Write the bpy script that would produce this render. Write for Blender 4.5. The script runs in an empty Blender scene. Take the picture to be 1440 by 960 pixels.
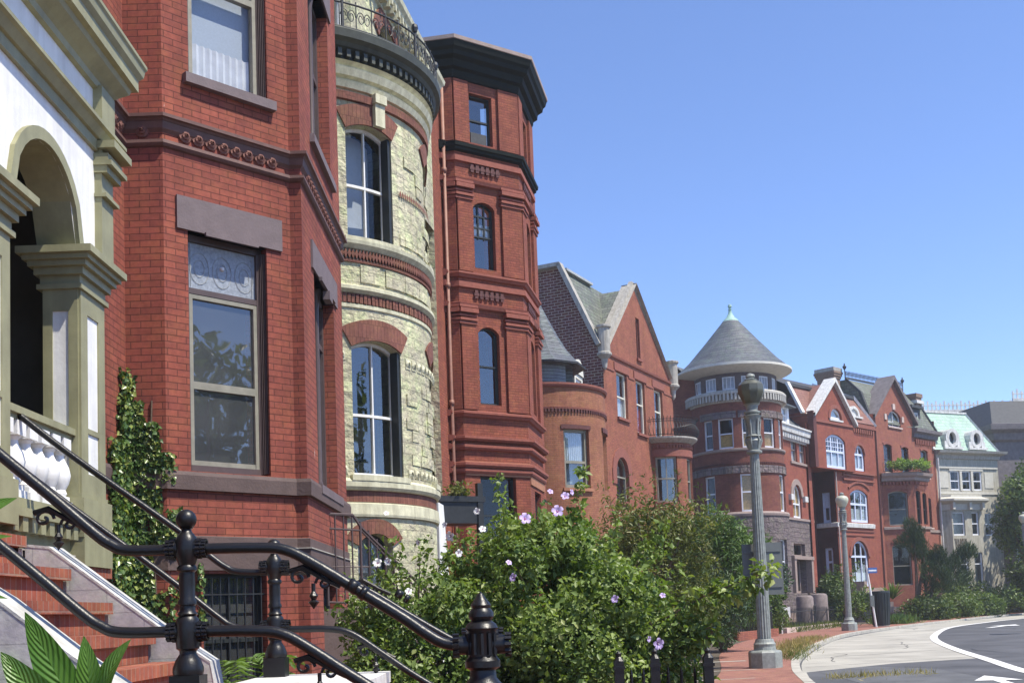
import bpy, math, random
import numpy as np
from mathutils import Vector
S = bpy.context.scene
rad = math.radians
random.seed(7); RNG = np.random.default_rng(11)

# ------------------------------------------------------------------ camera, sky, sun, exposure
cam = bpy.data.objects.new('camera', bpy.data.cameras.new('camera')); S.collection.objects.link(cam); S.camera = cam
PITCH, ROLL = rad(4.5), math.atan(.037)
U0 = Vector((0, -math.sin(PITCH), math.cos(PITCH))); FW = Vector((0, math.cos(PITCH), math.sin(PITCH)))
CR = math.cos(ROLL) * Vector((1, 0, 0)) - math.sin(ROLL) * U0
CU = math.sin(ROLL) * Vector((1, 0, 0)) + math.cos(ROLL) * U0
M = cam.matrix_world.copy()
for i in range(3):
    M[i][0], M[i][1], M[i][2], M[i][3] = CR[i], CU[i], -FW[i], (0, 0, 1.5)[i]
cam.matrix_world = M
cam.data.sensor_width = 36; cam.data.lens = 40; cam.data.shift_y = 256 / 1440
cam.data.clip_start = .05; cam.data.clip_end = 3000

SUN_EL = rad(60); SUN_DIR = Vector((.90, -.44, 0)).normalized() * math.cos(SUN_EL) + Vector((0, 0, math.sin(SUN_EL)))
W = bpy.data.worlds.new('World'); S.world = W; W.use_nodes = True
nt = W.node_tree; sky = nt.nodes.new('ShaderNodeTexSky'); sky.sky_type = 'NISHITA'; sky.sun_disc = False
sky.sun_elevation = SUN_EL; sky.sun_rotation = math.atan2(SUN_DIR.x, SUN_DIR.y)
sky.altitude = 0; sky.air_density = .75; sky.dust_density = 0; sky.ozone_density = 7
bg = nt.nodes['Background']; bg.inputs['Strength'].default_value = .15
tint = nt.nodes.new('ShaderNodeMix'); tint.data_type = 'RGBA'; tint.blend_type = 'MULTIPLY'; tint.inputs[0].default_value = 1; tint.inputs[7].default_value = (1.12, 1.03, 1.07, 1)
nt.links.new(sky.outputs[0], tint.inputs[6]); nt.links.new(tint.outputs[2], bg.inputs[0])
sl = bpy.data.lights.new('sun', 'SUN'); sl.energy = 4.2; sl.angle = rad(.53); sl.color = (1, .93, .80)
so = bpy.data.objects.new('sun', sl); S.collection.objects.link(so); so.rotation_euler = SUN_DIR.to_track_quat('Z', 'Y').to_euler()
S.view_settings.view_transform = 'Standard'; S.view_settings.look = 'None'
S.view_settings.exposure = .75; S.view_settings.gamma = 1
S.render.engine = 'CYCLES'; S.cycles.max_bounces = 6; S.cycles.transparent_max_bounces = 8
S.cycles.diffuse_bounces = 3; S.cycles.glossy_bounces = 3; S.cycles.sample_clamp_indirect = 4
try: S.cycles.use_denoising = True
except Exception: pass

# ------------------------------------------------------------------ materials
MAT = {}
def _m(name):
    m = bpy.data.materials.new(name); m.use_nodes = True; MAT[name] = m
    n = m.node_tree.nodes; return m, n, m.node_tree.links, n['Principled BSDF']
def _noise(n, l, scale, detail=4, coord='Object', rough=.6):
    t = n.new('ShaderNodeTexCoord'); x = n.new('ShaderNodeTexNoise')
    x.inputs['Scale'].default_value = scale; x.inputs['Detail'].default_value = detail; x.inputs['Roughness'].default_value = rough
    l.new(t.outputs[coord], x.inputs['Vector']); return x
def _ramp(n, l, src, stops):
    r = n.new('ShaderNodeValToRGB'); e = r.color_ramp.elements
    while len(e) < len(stops): e.new(.5)
    for i, (p, c) in enumerate(stops):
        e[i].position = p; e[i].color = (*c, 1) if len(c) == 3 else c
    l.new(src, r.inputs[0]); return r
def _mul(n, l, a, b, f=1.0, t='MULTIPLY'):
    x = n.new('ShaderNodeMix'); x.data_type = 'RGBA'; x.blend_type = t; x.inputs[0].default_value = f
    l.new(a, x.inputs[6]); l.new(b, x.inputs[7]); return x.outputs[2]
def _bump(n, l, p, h, strength, dist):
    b = n.new('ShaderNodeBump'); b.inputs['Strength'].default_value = strength; b.inputs['Distance'].default_value = dist
    l.new(h, b.inputs['Height']); l.new(b.outputs[0], p.inputs['Normal']); return b
def plain(name, col, rough=.6, var=.18, scale=6, bump=.0, metal=0, spec=.5, streak=False):
    m, n, l, p = _m(name)
    x = _noise(n, l, scale)
    lo = tuple(c * (1 - var) for c in col); hi = tuple(min(1, c * (1 + var)) for c in col)
    r = _ramp(n, l, x.outputs['Fac'], [(.3, lo), (.7, hi)])
    out = r.outputs[0]
    if streak:
        y = _noise(n, l, 1.0, 5)
        mp = n.new('ShaderNodeMapping'); mp.inputs['Scale'].default_value = (9, 9, .7)
        l.new(n.new('ShaderNodeTexCoord').outputs['Object'], mp.inputs[0]); l.new(mp.outputs[0], y.inputs['Vector'])
        r2 = _ramp(n, l, y.outputs['Fac'], [(.35, (.62, .6, .56)), (.6, (1, 1, 1))])
        out = _mul(n, l, out, r2.outputs[0], .7 if name not in ('white_paint', 'olive_trim') else .35)
    l.new(out, p.inputs['Base Color'])
    p.inputs['Roughness'].default_value = rough; p.inputs['Metallic'].default_value = metal
    p.inputs['Specular IOR Level'].default_value = spec
    if bump:
        z = _noise(n, l, scale * 6, 6); _bump(n, l, p, z.outputs['Fac'], bump, .02)
    return m
def brick(name, c1, c2, mortar, bw=.215, bh=.076, ms=.009, wear=.5, bumpd=.006, rough=.85, rustic=0, spots=0, spec=.3):
    m, n, l, p = _m(name)
    uv = n.new('ShaderNodeUVMap'); uv.uv_map = 'UVMap'
    t = n.new('ShaderNodeTexBrick'); t.offset = .5; t.squash = 1
    t.inputs['Scale'].default_value = 1; t.inputs['Brick Width'].default_value = bw; t.inputs['Row Height'].default_value = bh
    t.inputs['Mortar Size'].default_value = ms; t.inputs['Mortar Smooth'].default_value = .15; t.inputs['Bias'].default_value = -.1
    t.inputs['Color1'].default_value = (*c1, 1); t.inputs['Color2'].default_value = (*c2, 1); t.inputs['Mortar'].default_value = (*mortar, 1)
    l.new(uv.outputs[0], t.inputs['Vector'])
    h_ = _noise(n, l, 2.6, 4, rough=.75); hr = _ramp(n, l, h_.outputs['Fac'], [(.35, (.9, .86, .95)), (.5, (1, 1, 1)), (.68, (1.06, 1.2, 1.0))])
    x = _noise(n, l, .9, 7, rough=.7); r = _ramp(n, l, x.outputs['Fac'], [(.3, (1 - wear * .55,) * 3), (.55, (1, 1, 1)), (.75, (1 + wear * .25,) * 3)])
    o = _mul(n, l, _mul(n, l, t.outputs['Color'], hr.outputs[0]), r.outputs[0])
    x2 = _noise(n, l, 14, 5, rough=.7); r2 = _ramp(n, l, x2.outputs['Fac'], [(.3, (.78, .78, .78)), (.7, (1.14, 1.12, 1.1))])
    o = _mul(n, l, o, r2.outputs[0])
    mp = n.new('ShaderNodeMapping'); mp.inputs['Scale'].default_value = (3.2, 3.2, .22)
    l.new(n.new('ShaderNodeTexCoord').outputs['Object'], mp.inputs[0])
    x4 = _noise(n, l, 1, 5); l.new(mp.outputs[0], x4.inputs['Vector'])
    r4 = _ramp(n, l, x4.outputs['Fac'], [(.36, (.72, .7, .68)), (.55, (1, 1, 1))])
    o = _mul(n, l, o, r4.outputs[0], wear)
    if spots:
        x3 = _noise(n, l, 8, 3); mp2 = n.new('ShaderNodeMapping'); mp2.inputs['Scale'].default_value = (1, 1, .45)
        l.new(n.new('ShaderNodeTexCoord').outputs['Object'], mp2.inputs[0]); l.new(mp2.outputs[0], x3.inputs['Vector'])
        r3 = _ramp(n, l, x3.outputs['Fac'], [(.735, (0, 0, 0)), (.76, (1, 1, 1))])
        mx = n.new('ShaderNodeMix'); mx.data_type = 'RGBA'; l.new(r3.outputs[0], mx.inputs[0]); l.new(o, mx.inputs[6]); mx.inputs[7].default_value = (.55, .42, .36, 1)
        o = mx.outputs[2]
    l.new(o, p.inputs['Base Color']); p.inputs['Roughness'].default_value = rough; p.inputs['Specular IOR Level'].default_value = spec
    inv = n.new('ShaderNodeMath'); inv.operation = 'SUBTRACT'; inv.inputs[0].default_value = 1; l.new(t.outputs['Fac'], inv.inputs[1])
    h = n.new('ShaderNodeMath'); h.operation = 'MULTIPLY_ADD'; xn = _noise(n, l, 5 if rustic else 60, 5)
    l.new(xn.outputs['Fac'], h.inputs[0]); h.inputs[1].default_value = 2.2 if rustic else .35; l.new(inv.outputs[0], h.inputs[2])
    _bump(n, l, p, h.outputs[0], 1.0 if rustic else .8, rustic or bumpd)
    return m
brick('brick_dark_red', (.32, .088, .058), (.245, .068, .048), (.14, .042, .031), bw=.24, bh=.08, ms=.006, wear=.5, spots=1)
brick('brick_red_tower', (.31, .092, .056), (.235, .068, .044), (.2, .062, .042), wear=.4)
brick('brick_orange', (.36, .15, .085), (.29, .11, .06), (.27, .13, .085), wear=.45)
brick('brick_rose', (.37, .13, .08), (.29, .095, .06), (.22, .095, .068), wear=.45)
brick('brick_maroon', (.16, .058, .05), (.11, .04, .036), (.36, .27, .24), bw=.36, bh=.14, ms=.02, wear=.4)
brick('brick_turret', (.25, .09, .065), (.195, .068, .05), (.15, .06, .048), wear=.4)
brick('brick_coral', (.35, .10, .065), (.28, .08, .052), (.2, .078, .062), wear=.35)
brick('brick_salmon', (.36, .13, .088), (.29, .10, .068), (.22, .09, .068), wear=.35)
brick('brick_old_pink', (.36, .15, .115), (.26, .1, .08), (.5, .46, .42), wear=.6)
brick('brick_step', (.38, .12, .07), (.28, .08, .05), (.35, .2, .15), bw=.075, bh=.23, ms=.006, wear=.6, spots=1)
brick('brick_painted_grey', (.52, .52, .50), (.48, .48, .47), (.42, .42, .42), bw=.5, bh=.16, ms=.004, wear=.5)
brick('stone_cream', (.60, .575, .39), (.50, .48, .33), (.44, .42, .30), bw=.46, bh=.21, ms=.009, wear=.5, rustic=.04)
brick('stone_brown_rough', (.235, .19, .185), (.185, .15, .15), (.11, .09, .09), bw=.7, bh=.34, ms=.014, wear=.5, rustic=.07)
brick('brick_recess_shaded', (.11, .035, .03), (.085, .028, .024), (.06, .02, .018), wear=.4)  # darker copy of the coral brick, with the recess shade put into its colour
brick('slate_grey', (.15, .165, .18), (.10, .115, .13), (.035, .04, .046), bw=.42, bh=.24, ms=.014, wear=.35, rough=.55, bumpd=.015)
brick('slate_green', (.20, .215, .18), (.13, .145, .12), (.05, .055, .048), bw=.42, bh=.26, ms=.014, wear=.3, rough=.6, bumpd=.015)
brick('slate_red', (.30, .15, .12), (.25, .12, .095), (.12, .07, .06), bw=.42, bh=.26, ms=.012, wear=.35, rough=.6, bumpd=.012)
brick('slate_mint', (.40, .56, .47), (.34, .50, .42), (.24, .36, .3), bw=.5, bh=.34, ms=.014, wear=.25, rough=.6, bumpd=.01)
brick('siding_grey', (.24, .26, .28), (.22, .24, .26), (.08, .085, .09), bw=8, bh=.14, ms=.012, wear=.3, rough=.6)
brick('brick_walk', (.36, .165, .125), (.28, .12, .09), (.22, .14, .115), bw=.2, bh=.1, ms=.008, wear=.5)
plain('cream_trim', (.60, .58, .41), .7, .14, 5, .25, streak=True)
plain('olive_trim', (.285, .275, .155), .55, .16, 3, .12, streak=True)
plain('white_paint', (.80, .80, .78), .6, .09, 3, .15, streak=True)
plain('ring_stone', (.47, .455, .41), .75, .15, 4, .25, streak=True)
plain('blind_light', (.42, .47, .54), .8, .06, 40)
plain('painted_coping', (.52, .52, .50), .8, .12, 5, .4, streak=True)
plain('white_stone', (.66, .66, .64), .7, .14, 4, .25, streak=True)
plain('white_trim', (.72, .74, .78), .5, .06, 6)
plain('lilac_white_trim', (.60, .66, .80), .5, .06, 6)
plain('sash_grey', (.26, .245, .19), .5, .15, 8)
plain('brown_trim', (.085, .058, .054), .5, .15, 7)
plain('brown_stone', (.105, .07, .062), .75, .15, 5, .3)
plain('lintel_stone', (.15, .115, .118), .75, .12, 5, .25)
plain('olive_black', (.05, .055, .042), .6, .3, 5)
plain('black_green', (.009, .012, .010), .7, .2, 5, spec=.15)
plain('dark_frame', (.022, .026, .026), .45, .2, 8)
brick('terracotta', (.25, .105, .075), (.2, .082, .06), (.14, .06, .045), bw=.075, bh=.24, ms=.005, wear=.5)
plain('brick_trim', (.26, .076, .05), .8, .18, 9, .3)
plain('orange_trim', (.36, .16, .09), .8, .18, 5, .2)
plain('rose_trim', (.24, .08, .055), .8, .2, 9, .3)
plain('maroon_trim', (.10, .03, .025), .7, .2, 9)
plain('grey_metal', (.42, .44, .43), .5, .15, 4, .1, streak=True)
plain('grey_stone', (.38, .36, .32), .8, .15, 4, .3, streak=True)
plain('copper_green', (.30, .47, .40), .7, .2, 5, .1)
plain('pale_soffit', (.62, .60, .52), .7, .1, 4)
plain('pier_stone', (.2, .165, .155), .85, .25, 5, .5)
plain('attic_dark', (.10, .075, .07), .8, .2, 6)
plain('brownstone_trim', (.30, .23, .20), .8, .15, 6, .4)
plain('beige_stucco', (.43, .41, .34), .85, .12, 3, .15, streak=True)
plain('beige_trim', (.52, .50, .43), .8, .1, 4, .15)
plain('dark_mansion', (.15, .132, .135), .85, .25, 3, .2)
plain('roof_dark', (.045, .048, .052), .7, .3, 4)
plain('roof_flat', (.09, .095, .10), .8, .3, 2)
plain('copper_pipe', (.24, .11, .075), .6, .2, 6)
plain('chim_brick', (.22, .15, .11), .85, .3, 14, .4)
plain('iron_black', (.008, .008, .009), .36, .3, 8, .12, spec=.42)
plain('course_brown', (.125, .062, .05), .65, .2, 8, .15)
plain('rosette_brown', (.19, .08, .06), .8, .2, 12, .3)
plain('iron_dull', (.022, .024, .026), .5, .3, 10)
plain('lamp_green', (.25, .27, .25), .5, .25, 9, .15)
plain('lamp_globe', (.10, .10, .07), .3, .12, 5, spec=.6)
plain('lamp_globe_pale', (.50, .50, .38), .3, .12, 5, spec=.6)
plain('sign_grey', (.12, .13, .125), .5, .12, 3)
plain('bin_green', (.02, .026, .026), .5, .25, 5)
plain('sign_blue', (.06, .12, .34), .4, .1)
plain('kerb_stone', (.40, .38, .33), .85, .18, 3, .3)
plain('coping_pink', (.50, .40, .35), .85, .15, 3, .2)
plain('soil', (.075, .06, .042), .95, .35, 3, .5)
plain('asphalt', (.075, .077, .083), .85, .35, .5, .35)
plain('asphalt_patch', (.10, .103, .108), .85, .22, 1.2, .35)
plain('concrete', (.36, .345, .30), .85, .24, .5, .25)
plain('tar', (.03, .03, .032), .6, .2, 5)
plain('road_paint', (.70, .70, .68), .7, .16, 3)
plain('bark', (.12, .085, .06), .9, .3, 8, .5)
plain('porch_shaded', (.055, .052, .044), .8, .2, 3)  # near black, so the shade inside the porch is part of the wall colour
plain('room_unlit', (.014, .015, .018), .9, .2, 2)  # near-black sheet colour stands in for the unlit rooms behind the panes
plain('curtain_white', (.66, .67, .70), .9, .12, 6)
plain('curtain_yellow', (.62, .43, .17), .9, .25, 9)
plain('blind_grey', (.42, .46, .52), .8, .08, 5)
plain('curtain_red', (.35, .06, .06), .9, .2, 8)
plain('petal_lilac', (.50, .40, .66), .6, .18, 20)
plain('petal_eye', (.30, .06, .20), .6, .2, 20)
plain('petal_white', (.78, .78, .74), .6, .06, 20)
plain('grass_dry', (.36, .30, .13), .9, .3, 6)
plain('lead_glass', (.30, .33, .37), .25, .25, 26, .35)

def glass(name, tint, trans, rough=.015, ior=1.7, dust=.0, dcol=(.3, .32, .34)):
    m, n, l, p = _m(name); n.remove(p); out = n['Material Output']
    tr = n.new('ShaderNodeBsdfTransparent'); tr.inputs[0].default_value = (*trans, 1)
    gl = n.new('ShaderNodeBsdfGlossy'); gl.inputs['Roughness'].default_value = rough; gl.inputs[0].default_value = (*tint, 1)
    x = _noise(n, l, .8, 2); b = n.new('ShaderNodeBump'); b.inputs['Strength'].default_value = .18; b.inputs['Distance'].default_value = .05
    l.new(x.outputs['Fac'], b.inputs['Height']); l.new(b.outputs[0], gl.inputs['Normal'])
    f = n.new('ShaderNodeFresnel'); gm = n.new('ShaderNodeNewGeometry'); e1 = n.new('ShaderNodeMath'); e1.operation = 'MULTIPLY_ADD'; e1.inputs[1].default_value = -2; e1.inputs[2].default_value = 1; l.new(gm.outputs['Backfacing'], e1.inputs[0])
    e2 = n.new('ShaderNodeMath'); e2.operation = 'POWER'; e2.inputs[0].default_value = ior; l.new(e1.outputs[0], e2.inputs[1]); l.new(e2.outputs[0], f.inputs[0])
    a = n.new('ShaderNodeMixShader'); l.new(f.outputs[0], a.inputs[0]); l.new(tr.outputs[0], a.inputs[1]); l.new(gl.outputs[0], a.inputs[2])
    res = a.outputs[0]
    if dust:
        d = n.new('ShaderNodeBsdfDiffuse'); d.inputs[0].default_value = (*dcol, 1)
        y = _noise(n, l, 1.2, 4); r = _ramp(n, l, y.outputs['Fac'], [(.3, (dust * .5,) * 3), (.75, (dust,) * 3)])
        b2 = n.new('ShaderNodeMixShader'); l.new(r.outputs[0], b2.inputs[0]); l.new(res, b2.inputs[1]); l.new(d.outputs[0], b2.inputs[2]); res = b2.outputs[0]
    l.new(res, out.inputs[0]); return m
glass('glass', (1, 1, 1), (.75, .8, .8), ior=2.3)
glass('glass_dusty', (1, 1, 1), (.7, .74, .74), ior=2.3, dust=.2)
glass('glass_dark', (.9, .95, 1), (.85, .87, .88), ior=1.5)

def leafmat(name, stops, trans=.35, rough=.45):
    m, n, l, p = _m(name); out = n['Material Output']
    uv = n.new('ShaderNodeUVMap'); uv.uv_map = 'UVMap'; sx = n.new('ShaderNodeSeparateXYZ'); l.new(uv.outputs[0], sx.inputs[0])
    r = _ramp(n, l, sx.outputs[0], stops); l.new(r.outputs[0], p.inputs['Base Color']); p.inputs['Roughness'].default_value = rough
    p.inputs['Specular IOR Level'].default_value = .4
    t = n.new('ShaderNodeBsdfTranslucent'); l.new(_mul(n, l, r.outputs[0], _ramp(n, l, sx.outputs[0], [(0, (1.2, 1.3, .5)), (1, (1.2, 1.3, .5))]).outputs[0]), t.inputs[0])
    mx = n.new('ShaderNodeMixShader'); mx.inputs[0].default_value = trans
    l.new(p.outputs[0], mx.inputs[1]); l.new(t.outputs[0], mx.inputs[2]); l.new(mx.outputs[0], out.inputs[0]); return m
leafmat('leaf_hibiscus', [(0, (.07, .125, .03)), (.5, (.155, .23, .055)), (.85, (.25, .33, .095)), (1, (.33, .37, .13))])
leafmat('leaf_ivy', [(0, (.035, .08, .022)), (.6, (.12, .195, .055)), (1, (.36, .40, .11))], .25, .3)
leafmat('leaf_olive', [(0, (.07, .095, .025)), (.6, (.15, .18, .048)), (1, (.25, .23, .085))])
leafmat('leaf_pine', [(0, (.022, .045, .018)), (.6, (.045, .085, .03)), (1, (.08, .125, .045))], .15, .5)
leafmat('leaf_yew', [(0, (.05, .10, .03)), (.5, (.105, .185, .05)), (1, (.19, .28, .08))], .25)
leafmat('leaf_hedge', [(0, (.055, .09, .026)), (.6, (.11, .165, .048)), (1, (.19, .25, .075))])
leafmat('leaf_bright', [(0, (.10, .18, .03)), (1, (.3, .42, .1))])
leafmat('leaf_fern', [(0, (.09, .16, .04)), (1, (.2, .3, .09))])
leafmat('leaf_canna', [(0, (.08, .19, .03)), (1, (.15, .3, .06))], .35, .35)
_n = MAT['leaf_canna'].node_tree; _uv = _n.nodes.new('ShaderNodeUVMap'); _uv.uv_map = 'UVMap'; _sx = _n.nodes.new('ShaderNodeSeparateXYZ'); _n.links.new(_uv.outputs[0], _sx.inputs[0])
_w = _n.nodes.new('ShaderNodeMath'); _w.operation = 'SINE'; _mm = _n.nodes.new('ShaderNodeMath'); _mm.operation = 'MULTIPLY'; _mm.inputs[1].default_value = 40; _n.links.new(_sx.outputs[1], _mm.inputs[0]); _n.links.new(_mm.outputs[0], _w.inputs[0])
_b = _n.nodes.new('ShaderNodeBump'); _b.inputs['Strength'].default_value = .6; _b.inputs['Distance'].default_value = .004; _n.links.new(_w.outputs[0], _b.inputs['Height']); _n.links.new(_b.outputs[0], _n.nodes['Principled BSDF'].inputs['Normal'])
leafmat('leaf_grass', [(0, (.08, .12, .03)), (1, (.2, .24, .07))])
leafmat('leaf_dry', [(0, (.3, .25, .1)), (1, (.5, .43, .22))])

# ------------------------------------------------------------------ frames and mesh builder
class Flat:
    curved = False
    def __init__(s, x, y, ang, k=1.0, zo=None):
        s.x, s.y, s.k, s.a = x, y, k, ang; s.zo = 1.5 - 1.5 * k if zo is None else zo
        a = rad(ang); s.T = (math.sin(a), math.cos(a)); s.N = (math.cos(a), -math.sin(a))
    def pt(s, a, d, z): return (s.x + s.k * (s.T[0] * a + s.N[0] * d), s.y + s.k * (s.T[1] * a + s.N[1] * d), s.zo + s.k * z)
    def uv(s, a, z): return (a * s.k + s.a * .37, s.zo + z * s.k)
    def m(s, a): return a
    def off(s, a, d):
        p = s.pt(a, d, 0); return Flat(p[0], p[1], s.a, s.k, s.zo)
    def turn(s, a, d, da):
        p = s.pt(a, d, 0); return Flat(p[0], p[1], s.a + da, s.k, s.zo)
class Cyl:
    curved = True
    def __init__(s, x, y, r, k=1.0, zo=None):
        s.x, s.y, s.r, s.k = x, y, r, k; s.zo = 1.5 - 1.5 * k if zo is None else zo
    def pt(s, a, d, z):
        q = rad(a); R = s.k * (s.r + d); return (s.x + R * math.cos(q), s.y + R * math.sin(q), s.zo + s.k * z)
    def uv(s, a, z): return (s.r * rad(a) * s.k, s.zo + z * s.k)
    def m(s, a): return s.r * rad(a)
BASE = {}
def link(o): S.collection.objects.link(o); return o
def thing(name, label, cat, loc, group=None, kind=None):
    o = link(bpy.data.objects.new(name, None)); o.location = loc; o.empty_display_size = .2
    o['label'] = label; o['category'] = cat
    if group: o['group'] = group
    if kind: o['kind'] = kind
    BASE[o.name] = Vector(loc); return o
def tag(o, label, cat, group=None, kind=None):
    o['label'] = label; o['category'] = cat
    if group: o['group'] = group
    if kind: o['kind'] = kind
    return o
def arc_top(F, o):
    t, rise = o['t'], o.get('rise', 0)
    if not rise: return lambda s: t
    c = (o['a'] + o['b']) / 2; w = abs(F.m(o['b']) - F.m(o['a'])) / 2; R = (w * w + rise * rise) / (2 * rise)
    cm = F.m(c)
    return lambda s: t + math.sqrt(max(0, R * R - (F.m(s) - cm) ** 2)) - (R - rise)
def op(a, b, c, t, rise=0, **k): return dict(a=a, b=b, c=c, t=t, rise=rise, **k)
class MB:
    def __init__(s, auto=False): s.v = []; s.f = []; s.u = []; s.mi = []; s.auto = auto; s.marks = []
    def mark(s):
        if s.auto: s.marks.append(len(s.f))
    def poly(s, pts, uvs=None, m=0):
        b = len(s.v); s.v += [tuple(p) for p in pts]; s.f.append(tuple(range(b, b + len(pts))))
        if uvs is None:
            P = [Vector(p) for p in pts]; nrm = Vector((0, 0, 0))
            for i in range(len(P)):
                q, w = P[i], P[(i + 1) % len(P)]
                nrm += Vector(((q.y - w.y) * (q.z + w.z), (q.z - w.z) * (q.x + w.x), (q.x - w.x) * (q.y + w.y)))
            nrm = nrm.normalized() if nrm.length > 1e-12 else Vector((0, 0, 1))
            if abs(nrm.z) > .9: uvs = [(p.x, p.y) for p in P]
            else:
                t = Vector((-nrm.y, nrm.x, 0)).normalized(); w = nrm.cross(t)
                uvs = [(p.dot(t), p.dot(w)) for p in P]
        s.u.append(uvs); s.mi.append(m)
    def quad(s, F, q, d, m=0):  # q = [(s,z)*4] on depth d
        s.poly([F.pt(a, d, z) for a, z in q], [F.uv(a, z) for a, z in q], m)
    def breaks(s, F, a, b):
        if not F.curved: return [a, b]
        n = max(1, int(abs(b - a) / 4 + .5)); return [a + (b - a) * i / n for i in range(n + 1)]
    def box(s, F, a0, a1, d0, d1, z0, z1, m=0, back=False):
        bs = s.breaks(F, a0, a1); g = F.pt
        for a, b in zip(bs, bs[1:]):
            s.quad(F, [(a, z0), (b, z0), (b, z1), (a, z1)], d1, m)
            s.poly([g(a, d1, z1), g(b, d1, z1), g(b, d0, z1), g(a, d0, z1)], None, m)
            s.poly([g(a, d0, z0), g(b, d0, z0), g(b, d1, z0), g(a, d1, z0)], None, m)
            if back: s.poly([g(b, d0, z0), g(a, d0, z0), g(a, d0, z1), g(b, d0, z1)], None, m)
        s.poly([g(a0, d0, z0), g(a0, d1, z0), g(a0, d1, z1), g(a0, d0, z1)], None, m)
        s.poly([g(a1, d1, z0), g(a1, d0, z0), g(a1, d0, z1), g(a1, d1, z1)], None, m)
    def wall(s, F, s0, s1, z0, z1, ops=(), dep=.15, m=0, mr=None, d=0):
        mr = m if mr is None else mr; zt = z1 if callable(z1) else (lambda a: z1)
        br = {s0, s1}
        for o in ops:
            n = 10 if o.get('rise') else 1
            for i in range(n + 1): br.add(o['a'] + (o['b'] - o['a']) * i / n)
            for e in o.get('brk', ()): br.add(e)
        if callable(z1):
            for e in getattr(z1, 'brk', ()): br.add(e)
        br = sorted(x for x in br if s0 - 1e-9 <= x <= s1 + 1e-9); full = []
        for a, b in zip(br, br[1:]):
            if b - a < 1e-6: continue
            bb = s.breaks(F, a, b); full += bb[:-1]
        full.append(s1)
        tops = [(o, arc_top(F, o)) for o in ops]
        for a, b in zip(full, full[1:]):
            mid = (a + b) / 2; act = sorted([(o['c'], o, f) for o, f in tops if o['a'] < mid < o['b']], key=lambda x: x[0])
            la = lb = z0
            for c, o, f in act:
                if c - la > 1e-4: s.quad(F, [(a, la), (b, lb), (b, c), (a, c)], d, m)
                la, lb = f(a), f(b)
                s.poly([F.pt(a, d, la), F.pt(b, d, lb), F.pt(b, d - dep, lb), F.pt(a, d - dep, la)], None, mr)
                if c - z0 > 1e-3: s.poly([F.pt(a, d - dep, c), F.pt(b, d - dep, c), F.pt(b, d, c), F.pt(a, d, c)], None, mr)
            if zt(a) - la > 1e-4 or zt(b) - lb > 1e-4: s.quad(F, [(a, la), (b, lb), (b, zt(b)), (a, zt(a))], d, m)
        for o, f in tops:
            for e, sg in ((o['a'], 1), (o['b'], -1)):
                t = f(e); q = [F.pt(e, d, o['c']), F.pt(e, d - dep, o['c']), F.pt(e, d - dep, t), F.pt(e, d, t)]
                uv = [(0, o['c'] * F.k), (dep * F.k, o['c'] * F.k), (dep * F.k, t * F.k), (0, t * F.k)]
                if sg < 0: q.reverse(); uv.reverse()
                s.poly(q, uv, mr)
    def sweep(s, F, path, prof, m=0, cap=True):
        """profile [(d,z)] run along plan path [(x,y)] (world), outward = right of travel; d,z in F's units"""
        s.mark(); P = [Vector((p[0], p[1])) for p in path]; N = []
        for i in range(len(P)):
            ns = []
            for j in (i - 1, i):
                if 0 <= j < len(P) - 1:
                    t = (P[j + 1] - P[j]).normalized(); ns.append(Vector((t.y, -t.x)))
            n = sum(ns, Vector((0, 0))).normalized(); n /= max(.35, n.dot(ns[0])); N.append(n)
        g = lambda i, j: (P[i].x + N[i].x * prof[j][0] * F.k, P[i].y + N[i].y * prof[j][0] * F.k, F.zo + prof[j][1] * F.k)
        for i in range(len(P) - 1):
            for j in range(len(prof) - 1): s.poly([g(i, j), g(i + 1, j), g(i + 1, j + 1), g(i, j + 1)], None, m)
        if cap:
            s.poly([g(0, j) for j in range(len(prof))], None, m)
            s.poly([g(len(P) - 1, j) for j in reversed(range(len(prof)))], None, m)
    def tube(s, pts, r, n=10, m=0, cap=True):
        P = [Vector(p) for p in pts]; rs = r if isinstance(r, (list, tuple)) else [r] * len(P); rings = []; pu = None
        for i, p in enumerate(P):
            t = (P[min(i + 1, len(P) - 1)] - P[max(i - 1, 0)]).normalized()
            if pu is None: u = t.orthogonal().normalized()
            else: u = (pu - t * pu.dot(t)).normalized()
            pu = u; w = t.cross(u); rings.append([p + (u * math.cos(2 * math.pi * k / n) + w * math.sin(2 * math.pi * k / n)) * rs[i] for k in range(n)])
        for a, b in zip(rings, rings[1:]):
            for k in range(n): s.poly([a[k], a[(k + 1) % n], b[(k + 1) % n], b[k]], [(0, 0)] * 4, m)
        if cap: s.poly(list(reversed(rings[0])), [(0, 0)] * n, m); s.poly(rings[-1], [(0, 0)] * n, m)
    def lathe(s, c, prof, n=24, m=0, a0=0, a1=360, uvm=True, cap=True):
        full = abs(a1 - a0) >= 360
        for i in range(n):
            p, q = rad(a0 + (a1 - a0) * i / n), rad(a0 + (a1 - a0) * (i + 1) / n)
            for (r1, z1), (r2, z2) in zip(prof, prof[1:]):
                L = math.hypot(r2 - r1, z2 - z1); rm = max(r1, r2)
                pts = [(c[0] + r1 * math.cos(p), c[1] + r1 * math.sin(p), c[2] + z1), (c[0] + r1 * math.cos(q), c[1] + r1 * math.sin(q), c[2] + z1),
                       (c[0] + r2 * math.cos(q), c[1] + r2 * math.sin(q), c[2] + z2), (c[0] + r2 * math.cos(p), c[1] + r2 * math.sin(p), c[2] + z2)]
                s.poly(pts, [(p * r1, z1), (q * r1, z1), (q * r2, z1 + L), (p * r2, z1 + L)], m)
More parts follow.
